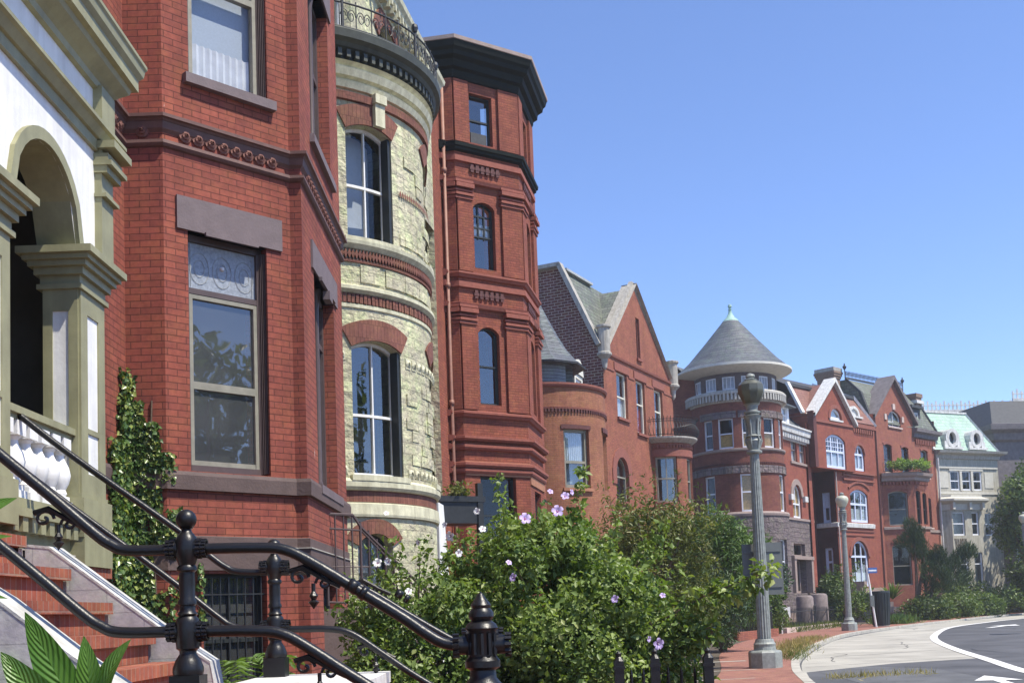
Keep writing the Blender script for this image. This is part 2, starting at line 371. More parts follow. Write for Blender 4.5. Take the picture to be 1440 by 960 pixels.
    def bar(s, p, q, w, h, up=(0, 0, 1), m=0):
        p, q = Vector(p), Vector(q); t = (q - p).normalized(); u = Vector(up); r = t.cross(u).normalized(); u = r.cross(t)
        c = [[e + r * (x * w / 2) + u * (y * h / 2) for x, y in ((-1, -1), (1, -1), (1, 1), (-1, 1))] for e in (p, q)]
        for k in range(4): s.poly([c[0][k], c[0][(k + 1) % 4], c[1][(k + 1) % 4], c[1][k]], None, m)
        s.poly(list(reversed(c[0])), None, m); s.poly(c[1], None, m)
    def build(s, name, mats, parent=None, smooth=False, label=None):
        if isinstance(mats, str): mats = [mats]
        if s.marks:
            ms = sorted(set([0] + s.marks + [len(s.f)])); out = None
            for i, j in zip(ms, ms[1:]):
                q = MB()
                for k in range(i, j): q.poly([s.v[x] for x in s.f[k]], s.u[k], s.mi[k])
                out = q.build(name, mats, parent, smooth, label)
            return out
        me = bpy.data.meshes.new(name); o = link(bpy.data.objects.new(name, me))
        base = BASE[parent.name] if parent is not None else Vector((0, 0, 0)); b = np.array(base)
        V = (np.array(s.v, dtype=float) - b) if s.v else np.zeros((0, 3))
        me.from_pydata(V.tolist(), [], s.f)
        for x in mats: me.materials.append(MAT[x])
        uvl = me.uv_layers.new(name='UVMap'); uvl.data.foreach_set('uv', np.array([c for f in s.u for uv in f for c in uv], dtype=np.float32))
        me.polygons.foreach_set('material_index', np.array(s.mi, dtype=np.int32))
        if smooth:
            import bmesh
            bm = bmesh.new(); bm.from_mesh(me); bmesh.ops.remove_doubles(bm, verts=bm.verts, dist=1e-5); bm.to_mesh(me); bm.free()
            try: me.shade_smooth()
            except Exception: me.polygons.foreach_set('use_smooth', [True] * len(me.polygons))
            if smooth != True:
                try: me.set_sharp_from_angle(angle=rad(smooth))
                except Exception: pass
        me.update()
        if parent is not None: o.parent = parent; BASE[o.name] = base
        if label: o['label'] = label
        return o
ZERO = Vector((0, 0, 0))

# ------------------------------------------------------------------ windows and trim helpers
def window(F, o, parent, frame='white_trim', dep=.16, fw=.06, rail=None, rail2=None, mull=0, gl='glass', back='room_unlit', sash=None,
           cur=None, curz=None, grid=None, sill=None, silld=.08, sillh=.1, d=0, name='window', thick=.05, bar=.035, backd=.38):
    f = arc_top(F, o); a, b, c = o['a'], o['b'], o['c']; um = (F.m(b) - F.m(a)) / (b - a); w = fw / um; dd = d - dep
    fr = MB(); fr.box(F, a, a + w, dd - thick, dd + .02, c, f(a + w)); fr.box(F, b - w, b, dd - thick, dd + .02, c, f(b - w)); fr.box(F, a + w, b - w, dd - thick, dd + .025, c, c + fw * 1.2)
    n = 10 if o.get('rise') else 1
    if F.curved: n = max(n, 4)
    xs = [a + (b - a) * i / n for i in range(n + 1)]
    for p, q in zip(xs, xs[1:]):
        P = lambda s_, z, e: F.pt(s_, e, z)
        fr.poly([P(p, f(p) - fw, dd + .02), P(q, f(q) - fw, dd + .02), P(q, f(q), dd + .02), P(p, f(p), dd + .02)])
        fr.poly([P(p, f(p) - fw, dd - thick), P(q, f(q) - fw, dd - thick), P(q, f(q) - fw, dd + .02), P(p, f(p) - fw, dd + .02)])
    for r in (rail, rail2):
        if r: fr.box(F, a + w, b - w, dd - thick, dd + .015, r - fw * .45, r + fw * .45)
    for i in range(mull):
        x = a + (b - a) * (i + 1) / (mull + 1); t = f(x) - fw * .9
        fr.box(F, x - w * .28, x + w * .28, dd - thick, dd + .01, c + fw, t)
    if grid:  # (nx, nz, z0, z1) small bars
        nx, nz, z0, z1 = grid; bw = bar / 2 / um
        for i in range(1, nx):
            x = a + w + (b - a - 2 * w) * i / nx; fr.box(F, x - bw, x + bw, dd - .03, dd + .005, z0, min(z1, f(x) - fw * .5))
        for i in range(1, nz):
            z = z0 + (z1 - z0) * i / nz; fr.box(F, a + w, b - w, dd - .03, dd + .003, z - bar / 2, z + bar / 2)
    fo = fr.build(name, frame, parent)
    def sheet(nm, mat, e, za=None, zb=None, wave=0):
        g = MB(); lo = c if za is None else za
        N = 24 if wave else n
        ys = [a + (b - a) * i / N for i in range(N + 1)]
        for i, (p, q) in enumerate(zip(ys, ys[1:])):
            hp, hq = (f(p), f(q)) if zb is None else (min(zb, f(p)), min(zb, f(q)))
            e1, e2 = e + wave * (i % 2), e + wave * ((i + 1) % 2)
            g.poly([F.pt(p, e1, lo), F.pt(q, e2, lo), F.pt(q, e2, hq), F.pt(p, e1, hp)])
        return g.build(nm, mat, fo)
    sheet('pane', gl, dd - .03)
    sheet('interior', back, dd - backd)
    if cur: sheet('curtain', cur, dd - .1, *(curz or (None, None)), wave=.03)
    if sill:
        g = MB(); e = .07 / um; g.box(F, a - e, b + e, d - .01, d + silld, c - sillh, c - .004); g.build('sill', sill, fo)
    return fo
def arch_ring(mb, F, o, w, d1, d0=0, ext=0, m=0, n=14, legs=None):
    mb.mark(); f = arc_top(F, o); a, b = o['a'], o['b']; xs = [a + (b - a) * i / n for i in range(n + 1)]; cm = F.m((a + b) / 2); um = (F.m(b) - F.m(a)) / (b - a)
    inner = [(x, f(x)) for x in xs]
    hw = (b - a) / 2; rise = o['rise']; R = ((hw * um) ** 2 + rise ** 2) / (2 * rise); zc = o['t'] + rise - R
    outer = []
    for x, z in inner:
        dx = F.m(x) - cm; dz = z - zc; L = math.hypot(dx, dz); outer.append(((dx * (L + w) / L) / um + (a + b) / 2, zc + dz * (L + w) / L))
    if legs:
        inner = [(a, legs)] + inner + [(b, legs)]; outer = [(a - w / um, legs)] + outer + [(b + w / um, legs)]
    for i in range(len(inner) - 1):
        A, B, C_, D = inner[i], inner[i + 1], outer[i + 1], outer[i]
        P = lambda q, e: F.pt(q[0], e, q[1])
        mb.poly([P(A, d1), P(B, d1), P(C_, d1), P(D, d1)], [(A[0] * um, A[1]), (B[0] * um, B[1]), (C_[0] * um, C_[1]), (D[0] * um, D[1])], m)
        mb.poly([P(D, d1), P(C_, d1), P(C_, d0), P(D, d0)], None, m); mb.poly([P(A, d0), P(B, d0), P(B, d1), P(A, d1)], None, m)
    P = lambda q, e: F.pt(q[0], e, q[1])
    mb.poly([P(inner[0], d0), P(inner[0], d1), P(outer[0], d1), P(outer[0], d0)], None, m)
    mb.poly([P(inner[-1], d1), P(inner[-1], d0), P(outer[-1], d0), P(outer[-1], d1)], None, m)
def blocks(mb, F, s0, s1, n, frac, d0, d1, z0, z1, m=0):
    st = (s1 - s0) / n; mb.mark()
    for i in range(n): mb.box(F, s0 + st * i, s0 + st * (i + frac), d0, d1, z0, z1, m)
def cpath(F, a0, a1, d=0, n=None):
    n = n or max(2, int(abs(a1 - a0) / 5)); return [F.pt(a0 + (a1 - a0) * i / n, d, 0)[:2] for i in range(n + 1)]
def fpath(*pts): return [p[:2] for p in pts]
# ------------------------------------------------------------------ setting
def ribbon(path, w0, w1, z):  # sheet between two offsets of a polyline
    return path
KERB = [(2.2, -30), (2.6, -10), (3.2, 5), (4.3, 15), (5.62, 22.9), (6.5, 27.2), (8.1, 33.3), (11.35, 43.2), (15.81, 54.4), (22.2, 65.6), (28.1, 74.7), (41.5, 93.4), (62, 112), (95, 128), (140, 138), (220, 140)]
def smooth_line(P, n=6):
    out = []; Q = [Vector(p) for p in P]
    for i in range(len(Q) - 1):
        a, b, c, d = Q[max(i - 1, 0)], Q[i], Q[i + 1], Q[min(i + 2, len(Q) - 1)]
        for k in range(n):
            t = k / n
            out.append(.5 * ((2 * b) + (c - a) * t + (2 * a - 5 * b + 4 * c - d) * t * t + (3 * b - a - 3 * c + d) * t ** 3))
    out.append(Q[-1]); return out
def offs(P, d):
    out = []
    for i, p in enumerate(P):
        t = (P[min(i + 1, len(P) - 1)] - P[max(i - 1, 0)]).normalized(); out.append(p + Vector((t.y, -t.x)) * d)
    return out
K = smooth_line(KERB)
def strip(name, L, Rr, z, mat, kind='structure', zl=None):
    b = MB()
    for i in range(len(L) - 1):
        b.poly([(L[i].x, L[i].y, z if zl is None else zl), (Rr[i].x, Rr[i].y, z), (Rr[i + 1].x, Rr[i + 1].y, z), (L[i + 1].x, L[i + 1].y, z if zl is None else zl)],
               [(L[i].x, L[i].y), (Rr[i].x, Rr[i].y), (Rr[i + 1].x, Rr[i + 1].y), (L[i + 1].x, L[i + 1].y)])
    o = b.build(name, mat); o['kind'] = kind; return o
g = MB(); g.poly([(-900, -500, -.18), (900, -500, -.18), (900, 1600, -.18), (-900, 1600, -.18)]); g.build('ground', 'soil')['kind'] = 'structure'
strip('road', offs(K, .2), offs(K, 60), -.13, 'asphalt')
LANE = [(10.0, 20), (10.72, 24.3), (11.94, 29.05), (13.75, 36.1), (16.05, 43.9), (18.6, 50.8), (23.2, 61.2), (28.5, 69.6), (34, 77), (46, 89.5), (66, 106), (98, 121.5)]
LN = smooth_line(LANE)
KK = smooth_line([(4.9, 20), (5.62, 22.9), (6.5, 27.2), (8.1, 33.3), (11.35, 43.2), (14.5, 51.2), (20.2, 62.2), (26.4, 72.2), (32.5, 80.9), (46, 97.8), (66, 114.5), (98, 128.7)])
strip('concrete_lane', offs(KK, .25), LN, -.126, 'concrete')
g = MB()
for q in ([(5.3, 18), (9.85, 18), (12.3, 30.2), (9.6, 29.2), (6.75, 26.8), (5.95, 23.2)],): g.poly([(x, y, -.122) for x, y in q])
g.build('asphalt_apron', 'asphalt')['kind'] = 'structure'
g = MB(); g.poly([(x, y, -.118) for x, y in [(6.6, 20), (9.0, 20), (9.6, 26.2), (8.6, 28.3), (7.0, 26.6)]]); g.build('asphalt_patch', 'asphalt_patch')['kind'] = 'structure'
strip('lane_line', offs(LN, -.13), offs(LN, .17), -.112, 'road_paint')
g = MB()
for i in range(6, len(LN) - 8, 4):
    a = offs(KK, .35)[i]; b_ = LN[i]; t_ = (b_ - a).normalized(); n_ = Vector((-t_.y, t_.x)) * .02; b_ = b_ - t_ * .25
    g.poly([(a.x - n_.x, a.y - n_.y, -.121), (b_.x - n_.x, b_.y - n_.y, -.121), (b_.x + n_.x, b_.y + n_.y, -.121), (a.x + n_.x, a.y + n_.y, -.121)])
g.build('lane_joint', 'asphalt')['kind'] = 'structure'
def arrow(x, y, ang, s):
    c, n = math.cos(rad(ang)), math.sin(rad(ang)); q = lambda a, b: (x + s * (a * n + b * c), y + s * (a * c - b * n), -.11)
    m = MB(); m.poly([q(-1.6, -.09), q(.2, -.09), q(.2, .09), q(-1.6, .09)]); m.poly([q(.2, -.4), q(1.5, 0), q(.2, .4)]); return m
for i, a in enumerate(((25.7, 60.4, 36, 1.9), (9.15, 21.75, 12, 1.1))):
    arrow(*a).build('road_arrow', 'road_paint')['kind'] = 'structure'
random.seed(21); g = MB()
def crack(x, y, a, L, w):
    p = Vector((x, y)); 
    for _ in range(int(L / .45)):
        a += random.uniform(-22, 22); q = p + Vector((math.sin(rad(a)), math.cos(rad(a)))) * .45; t = (q - p).normalized(); n_ = Vector((-t.y, t.x)) * w
        g.poly([(p.x - n_.x, p.y - n_.y, -.119), (q.x - n_.x, q.y - n_.y, -.119), (q.x + n_.x, q.y + n_.y, -.119), (p.x + n_.x, p.y + n_.y, -.119)]); p = q
for c in ((8.6, 31, 20, 9, .012), (12, 37, 30, 10, .012), (10.5, 36, 80, 4, .01), (15, 46, 35, 9, .014), (20, 59, 40, 10, .016)): crack(*c)
g.build('lane_crack', 'tar')['kind'] = 'structure'
g = MB()
for c in ((13, 25, 15, 12, .02), (16, 33, 60, 8, .02), (19, 42, 35, 14, .022), (24, 55, 38, 14, .025), (30, 60, 100, 10, .025)): crack(*c)
g.build('road_crack', 'tar')['kind'] = 'structure'
g = MB(); g.lathe((20.5, 48.0, -.13), [(.62, .0), (.6, .014), (.5, .016), (.48, .008), (0, .01)], 24); tag(g.build('manhole_cover', 'iron_dull'), 'round iron manhole cover set in the dark asphalt road', 'manhole cover')
# kerb and brick pavement
g = MB()
for a, b, c, d in zip(offs(K, 0), offs(K, 0)[1:], offs(K, .2)[1:], offs(K, .2)):
    g.poly([(a.x, a.y, .006), (d.x, d.y, .002), (c.x, c.y, .002), (b.x, b.y, .006)]); g.poly([(d.x, d.y, .002), (d.x, d.y, -.17), (c.x, c.y, -.17), (c.x, c.y, .002)])
g.build('kerb', 'kerb_stone')['kind'] = 'structure'
g = MB(); acc = 0
for a, b, c, d in zip(K, K[1:], offs(K, .2)[1:], offs(K, .2)):
    acc += (b - a).length
    if acc > 2.0:
        acc = 0; t = (b - a).normalized() * .02
        g.poly([(a.x - t.x, a.y - t.y, .011), (d.x - t.x, d.y - t.y, .007), (d.x + t.x, d.y + t.y, .007), (a.x + t.x, a.y + t.y, .011)]); o_ = (d - a) * .012
        g.poly([(d.x + o_.x - t.x, d.y + o_.y - t.y, .006), (d.x + o_.x - t.x, d.y + o_.y - t.y, -.125), (d.x + o_.x + t.x, d.y + o_.y + t.y, -.125), (d.x + o_.x + t.x, d.y + o_.y + t.y, .006)])
g.build('kerb_joint', 'tar')['kind'] = 'structure'
INN = smooth_line([(-.4, -30), (-.4, -10), (-.2, 5), (.9, 12), (2.6, 18), (4.6, 26), (6.4, 36), (9.0, 46), (13.4, 57.6), (20.9, 71), (30.5, 84), (43, 98), (62, 117), (95, 134), (140, 144), (220, 146)])
# order the sheet from inner line to kerb with equal counts
n = min(len(K), len(INN)); Kf = [K[int(i * (len(K) - 1) / (n - 1))] for i in range(n)]; If = [INN[int(i * (len(INN) - 1) / (n - 1))] for i in range(n)]
strip('pavement', If, Kf, 0.0, 'brick_walk')
far = [Vector((p.x - 40 + i * .2, p.y + 30)) for i, p in enumerate(If)]
strip('front_yards', [Vector((-30, p.y)) if p.y < 40 else Vector((p.x - 30, p.y + 22)) for p in If], If, -.012, 'soil')
b = MB()
for x, y, w, l, a in ((3.6, 23.2, .1, 1.3, 78), (3.6, 26.2, .12, 2.0, 80), (4.6, 30.5, .3, 1.6, 82)):
    F = Flat(x, y, a); b.poly([F.pt(0, 0, .004 - F.zo), F.pt(l, 0, .004 - F.zo), F.pt(l, -w, .004 - F.zo), F.pt(0, -w, .004 - F.zo)])
b.build('pavement_seam', 'kerb_stone')['kind'] = 'structure'

# ------------------------------------------------------------------ house A : dark red brick, angular bay
A = thing('brick_house', 'dark red brick house with angular bay and brown stone lintels, beside the cream porch', 'house', (-3.2, 14, 0))
MW = Flat(-4.41, 9.0, 0); S1 = Flat(-4.41, 13.0, 90); A1 = Flat(-3.95, 13.0, 45); S2 = Flat(-2.705, 14.245, 90); A2 = Flat(-2.556, 14.245, 0)
A3 = Flat(-2.556, 17.6, -90)
ZT = 13.2; HB = 'brick_dark_red'
a1lo = op(.44, 1.31, .35, 2.1); a1 = op(.31, 1.40, 3.3, 6.18); a1u = op(.35, 1.46, 8.1, 10.7)
a2 = op(.83, 2.5, 3.3, 6.2); a2u = op(.85, 2.55, 8.1, 10.7)
w = MB()
w.wall(MW, -8, 4.0, -.1, ZT); w.wall(S1, 0, .46, -.1, ZT); w.wall(A1, 0, 1.76, -.1, ZT, [a1lo, a1, a1u], .2); w.wall(S2, 0, .149, -.1, ZT)
w.wall(A2, 0, 3.355, -.1, ZT, [a2, a2u, op(1.0, 2.4, .4, 2.0)], .26); w.wall(A3, 0, 2.2, -.1, ZT)
B0 = Flat(-4.756, 17.6, 0); w.wall(B0, 0, .4, -.1, ZT); w.wall(Flat(-4.756, 18.0, -90), 0, 8, -.1, ZT)
w.build('wall', HB, A)
path = fpath(MW.pt(1, 0, 0), MW.pt(4, 0, 0), A1.pt(0, 0, 0), A1.pt(1.76, 0, 0), A2.pt(0, 0, 0), A2.pt(3.355, 0, 0), A3.pt(2.0, 0, 0))
g = MB(True); g.sweep(A1, path, [(0, 7.42), (.05, 7.425), (.07, 7.45), (.1, 7.46), (.1, 7.5), (.03, 7.53), (0, 7.54)]); g.sweep(A1, path, [(0, 7.3), (.035, 7.34), (.05, 7.42)])
g.sweep(A1, path, [(0, 7.12), (.03, 7.13), (.055, 7.16), (.05, 7.2), (0, 7.215)])
g.build('string_course', 'course_brown', A)
g = MB(); g.sweep(A1, path, [(0, 3.07), (.055, 3.072), (.06, 3.24), (.045, 3.285), (0, 3.29)]); g.build('sill_course', 'brown_stone', A)
g = MB(); g.sweep(A1, path, [(0, 2.13), (.028, 2.135), (.03, 2.40), (.03, 2.41), (.022, 2.412), (.022, 2.53), (0, 2.54)]); g.build('base_course', 'brown_stone', A)
g = MB(); g.sweep(A1, path, [(0, 2.404), (.045, 2.405), (.045, 2.418), (0, 2.42)]); g.build('sunlit_line', 'kerb_stone', A)  # pale strip stands for a thin line of sunlight along the base
g = MB()
for F, s0, s1, n in ((A1, .2, 1.58, 8), (A2, .3, 3.1, 17), (MW, 3.0, 3.9, 5), (S1, .13, .33, 1)):
    for i in range(n):
        c = s0 + (s1 - s0) * (i + .5) / n; o = .085
        for r_, h_ in ((.082, .02), (.05, .045), (.02, .06)):
            for k in range(10):
                p, q = 2 * math.pi * k / 10, 2 * math.pi * (k + 1) / 10
                e = .009 * (k % 2)
                g.poly([F.pt(c + r_ * math.cos(p), h_, 7.32 + r_ * math.sin(p)), F.pt(c + r_ * math.cos(q), h_ + e, 7.32 + r_ * math.sin(q)), F.pt(c + r_ * .55 * math.cos(q), h_ + .012, 7.32 + r_ * .55 * math.sin(q)), F.pt(c + r_ * .55 * math.cos(p), h_ + .012, 7.32 + r_ * .55 * math.sin(p))])
                g.poly([F.pt(c + r_ * math.cos(p), 0, 7.32 + r_ * math.sin(p)), F.pt(c + r_ * math.cos(q), 0, 7.32 + r_ * math.sin(q)), F.pt(c + r_ * math.cos(q), h_ + e, 7.32 + r_ * math.sin(q)), F.pt(c + r_ * math.cos(p), h_, 7.32 + r_ * math.sin(p))])
g.build('rosette_frieze', 'rosette_brown', A)
g = MB(); g.box(A1, .16, 1.62, -.19, .03, 6.18, 6.58); g.box(A1, .52, 1.25, .03, .065, 6.145, 6.19); g.build('lintel', 'lintel_stone', A)
g = MB(); g.box(A2, .62, 2.74, -.24, .03, 6.2, 6.58); g.box(A2, 1.1, 2.3, .03, .07, 6.16, 6.21); g.box(A2, 1.55, 1.8, .0, .1, 6.02, 6.14); g.build('lintel', 'lintel_stone', A)
g = MB(); g.box(A1, .16, 1.62, -.19, .03, 10.7, 11.1); g.build('lintel', 'lintel_stone', A)
g = MB(); g.box(A2, .62, 2.74, -.24, .03, 10.7, 11.1); g.build('lintel', 'lintel_stone', A)
# A1 main window with leaded transom
wi = window(A1, a1, A, 'brown_trim', .14, .075, rail=5.5, gl='glass_dusty', thick=.1)
g = MB(); inn = op(.385, 1.325, 3.38, 5.46)
for b_ in ((.385, .435, 3.38, 5.46), (1.275, 1.325, 3.38, 5.46)): g.box(A1, b_[0], b_[1], -.2, -.13, b_[2], b_[3])
for z0, z1, e in ((3.38, 3.45, -.14), (4.31, 4.40, -.13), (5.41, 5.46, -.13)): g.box(A1, .435, 1.275, -.2, e, z0, z1)
g.build('sash', 'sash_grey', wi)
g = MB(); g.poly([A1.pt(s_, -.168, z_) for s_, z_ in ((.385, 5.54), (1.325, 5.54), (1.325, 6.1), (.385, 6.1))]); g.build('leaded_pane', 'lead_glass', wi)
g = MB()
for i in range(3):
    c = .55 + .31 * i
    for r_ in (.13, .07):
        p = [A1.pt(c + r_ * math.cos(t * math.pi / 8), -.162, 5.8 + r_ * 1.5 * math.sin(t * math.pi / 8)) for t in range(17)]; g.tube(p, .003, 4)
for x0 in (.43, 1.28): g.tube([A1.pt(x0, -.162, 5.56), A1.pt(x0, -.162, 6.08)], .003, 4)
g.build('lead_tracery', 'grey_metal', wi)
g = MB(); g.lathe(A1.pt(.86, -.16, 5.85 - A1.zo), [(0, -.03), (.026, -.02), (.03, 0), (.026, .02), (0, .03)], 10); g.build('glass_jewel', 'white_paint', wi)
g = MB()
for i in range(5): g.box(A1, 1.345 + .013 * i, 1.353 + .013 * i, -.2, -.11 + .02 * i, 3.33, 6.12)
g.build('jamb_moulding', 'brown_trim', wi)
wi = window(A1, a1u, A, 'brown_trim', .14, .075, gl='glass_dark', back='blind_light', backd=.14, cur='curtain_white', curz=(8.1, 8.66), thick=.1)
g = MB(); g.box(A1, .425, .475, -.2, -.12, 8.18, 10.6); g.box(A1, 1.33, 1.38, -.2, -.12, 8.18, 10.6); g.box(A1, .475, 1.33, -.2, -.12, 9.36, 9.44); g.build('sash', 'sash_grey', wi)
g = MB()
for i in range(5): g.box(A1, 1.395 + .013 * i, 1.403 + .013 * i, -.2, -.11 + .02 * i, 8.12, 10.6)
g.build('jamb_moulding', 'brown_trim', wi)
g = MB(); g.box(A1, .27, 1.54, -.19, .09, 7.98, 8.1); g.build('sill', 'lintel_stone', wi)
for o_, r_ in ((a2, 5.5), (a2u, 9.6)):
    wi = window(A2, o_, A, 'brown_trim', .18, .08, rail=r_, mull=1, gl='glass_dusty', thick=.1)
    g = MB(); m_ = (o_['a'] + o_['b']) / 2
    p = A2.pt(m_, -.13, 0); g.lathe((p[0], p[1], 0), [(.05, o_['c']), (.07, o_['c'] + .05), (.04, o_['c'] + .15), (.045, o_['t'] - .3), (.07, o_['t'] - .15), (.09, o_['t'] - .05), (.09, o_['t'])], 10); g.build('colonnette', 'brown_trim', wi, 40)
    g = MB(); g.box(A2, o_['a'] - .1, o_['b'] + .1, -.2, .07, o_['c'] - .12, o_['c'] - .004); g.build('sill', 'lintel_stone', wi)
wi = window(A1, a1lo, A, 'dark_frame', .16, .05, rail=1.3, mull=1, gl='glass_dusty', thick=.06)
g = MB()
for i in range(8): g.tube([A1.pt(.48 + .112 * i, -.06, .36), A1.pt(.48 + .112 * i, -.06, 2.06)], .009, 5)
for z_ in (.6, 1.85): g.tube([A1.pt(.44, -.06, z_), A1.pt(1.31, -.06, z_)], .01, 5)
g.build('grille', 'iron_dull', wi)
window(A2, op(1.0, 2.4, .4, 2.0), A, 'dark_frame', .16, .05, mull=1, gl='glass_dusty')
g = MB(); g.sweep(A1, path, [(0, 12.6), (.1, 12.62), (.14, 12.8), (.38, 12.9), (.42, 13.15), (.42, 13.25), (0, 13.3)]); g.build('cornice', 'brown_trim', A)
g = MB(); g.poly([(-4.4, 1, 13.2), (-4.41, 13, 13.2), (-3.95, 13, 13.2), (-2.56, 14.25, 13.2), (-2.56, 17.6, 13.2), (-12, 17.6, 13.3), (-12, 1, 13.3)]); g.poly([(-12, 1, -.1), (-12, 17.9, -.1), (-12, 17.9, 13.3), (-12, 1, 13.3)]); g.build('roof', 'roof_flat', A)

# ------------------------------------------------------------------ cream and olive porch
P = thing('entrance_porch', 'cream and olive wooden porch with arches, at the left edge against the red brick', 'porch', (-3.6, 8, 2.2))
PF = Flat(-3.3, 0, 0); OT = 'olive_trim'
arch = op(7.46, 8.62, 4.42, 4.42, .58); arch2 = op(5.5, 6.96, 4.42, 4.42, .72)
w = MB(); w.wall(PF, 4.8, 9.02, 4.44, 5.38, [op(7.46, 8.62, 4.44, 4.44, .58), op(5.5, 6.96, 4.44, 4.44, .6)], .3, mr=1); 
w.build('arch_panel', ['white_paint', 'olive_trim'], P)
g = MB(True)
for o_ in (op(7.46, 8.62, 4.44, 4.44, .58), op(5.5, 6.96, 4.44, 4.44, .6)): arch_ring(g, PF, o_, .09, .035, -.28)
g.build('arch_moulding', OT, P)
# soffit lining of arches and porch ceiling (olive, in shade)
g = MB()
g.poly([PF.pt(4.8, -.31, 4.44), PF.pt(7.46, -.31, 4.44), PF.pt(7.46, -.31, 5.6), PF.pt(4.8, -.31, 5.6)])
g.poly([PF.pt(4.8, -.3, 5.4), PF.pt(9.2, -.3, 5.4), PF.pt(9.2, -1.1, 5.4), PF.pt(4.8, -1.1, 5.4)])
g.build('ceiling', OT, P)
def pillar(s0, s1):
    g = MB(); d0, d1 = -.27, 0.0
    g.box(PF, s0, s1, d0, d1, 2.46, 4.16, back=True)
    L, Rr = PF.turn(s0, d0, 90), None
    # plinth and pillar capital as stacked steps round the post
    def ring(e, z0, z1): g.box(PF, s0 - e, s1 + e, d0 - e, d1 + e, z0, z1, back=True)
    ring(.05, 2.2, 2.5); ring(.025, 2.5, 2.54); ring(.04, 4.13, 4.17); ring(.02, 4.17, 4.24); ring(.055, 4.24, 4.3); ring(.09, 4.3, 4.345); ring(.12, 4.345, 4.385); ring(.155, 4.385, 4.44)
    # raised stiles round the white panels
    for F, a0, a1 in ((PF.off(0, d1), s0, s1), (Flat(*PF.pt(s0, d0, 0)[:2], 90), 0, d1 - d0)):
        wd = (a1 - a0) * .27
        g.box(F, a0, a0 + wd, 0, .018, 2.54, 4.13); g.box(F, a1 - wd, a1, 0, .018, 2.54, 4.13); g.box(F, a0 + wd, a1 - wd, 0, .018, 3.96, 4.13); g.box(F, a0 + wd, a1 - wd, 0, .018, 2.54, 2.7)
        g.box(F, a0 + wd, a1 - wd, 0, .018, 3.02, 3.06)
    o = g.build('pillar', OT, P)
    h = MB()
    for F, a0, a1 in ((PF.off(0, d1), s0, s1), (Flat(*PF.pt(s0, d0, 0)[:2], 90), 0, d1 - d0)):
        wd = (a1 - a0) * .27; h.box(F, a0 + wd, a1 - wd, 0, .006, 2.7, 3.02); h.box(F, a0 + wd, a1 - wd, 0, .006, 3.06, 3.96)
    h.build('panel', 'white_paint', o)
pillar(8.66, 9.17); pillar(6.98, 7.42)
g = MB(); g.box(PF, 9.02, 9.28, -.3, .06, 4.44, 5.7)
for e, z0, z1 in ((.04, 5.0, 5.03), (.05, 5.2, 5.26), (.09, 5.26, 5.3), (.06, 5.3, 5.36), (.12, 5.4, 5.46)): g.box(PF, 9.02 - e * .3, 9.28 + e, 0, .06 + e, z0, z1)
g.box(PF, 9.0, 9.3, -.3, .075, 5.56, 5.93)
g.build('pilaster', OT, P)
ep = [(-3.3, 4.6), (-3.3, 9.3), (-4.4, 9.3)]
g = MB(); g.sweep(PF, ep, [(0, 5.38), (.035, 5.38), (.035, 5.47), (.06, 5.475), (.1, 5.53), (.13, 5.54), (.13, 5.57), (.0, 5.6)]); g.build('architrave', OT, P)
g = MB(); g.sweep(PF, [(-3.3, 4.6), (-3.3, 9.26), (-4.4, 9.26)], [(.0, 5.58), (.0, 5.93)]); g.build('frieze', 'white_paint', P)
g = MB(); g.sweep(PF, ep, [(0, 5.9), (.04, 5.91), (.05, 5.96), (.08, 5.99), (.15, 6.05), (.165, 6.09), (.21, 6.1), (.21, 6.2), (.245, 6.24), (.255, 6.3), (.27, 6.32), (.27, 6.35), (0, 6.42)]); g.build('cornice', OT, P)
g = MB(); g.box(PF, 4.6, 9.3, -1.1, 0, 6.40, 6.46); g.build('roof', 'roof_flat', P)
# balustrade
g = MB(); g.box(PF, 7.42, 8.64, -.2, -.02, 2.98, 3.03); g.box(PF, 7.42, 8.64, -.17, -.05, 2.94, 2.98); g.build('handrail', OT, P)
for i in range(6):
    y = 7.53 + .2 * i; c = (-3.41, y, 0); g = MB(); F = Flat(-3.41, y, 0)
    for e, z0, z1 in ((.075, 2.4, 2.46), (.06, 2.46, 2.5), (.07, 2.84, 2.94)): g.box(F, -e, e, -e, e, z0, z1, back=True)
    g.lathe(c, [(.045, 2.5), (.06, 2.52), (.05, 2.55), (.075, 2.6), (.088, 2.66), (.075, 2.72), (.045, 2.78), (.04, 2.81), (.055, 2.83), (.055, 2.85)], 14); g.build('baluster', 'white_paint', P, 35)
g = MB(); g.box(PF, 7.42, 8.64, -.22, .0, 2.33, 2.4); g.box(PF, 7.42, 8.66, -.1, .035, 2.27, 2.33); blocks(g, PF, 7.46, 8.64, 8, .55, -.1, .02, 2.17, 2.27); g.box(PF, 7.4, 9.2, -.3, -.06, 2.05, 2.27); g.box(PF, 8.62, 9.22, -.3, .05, 1.98, 2.2)
g.build('bottom_rail', OT, P)
g = MB(); g.wall(PF.off(0, -.02), 7.7, 9.24, -.1, 2.05); g.wall(Flat(-3.32, 9.24, -90), 0, 1.1, -.1, 2.05); g.box(PF, 6, 9.2, -1.1, -.02, 2.0, 2.06); g.build('base_wall', 'brick_painted_grey', P)
g = MB(); g.box(PF, 7.7, 9.26, -.02, .03, 1.9, 1.985); g.build('base_ledge', 'brick_step', P)
g = MB(); g.box(PF, 8.2, 8.8, -.02, .02, 1.72, 1.86); g.build('vent', 'dark_frame', P)
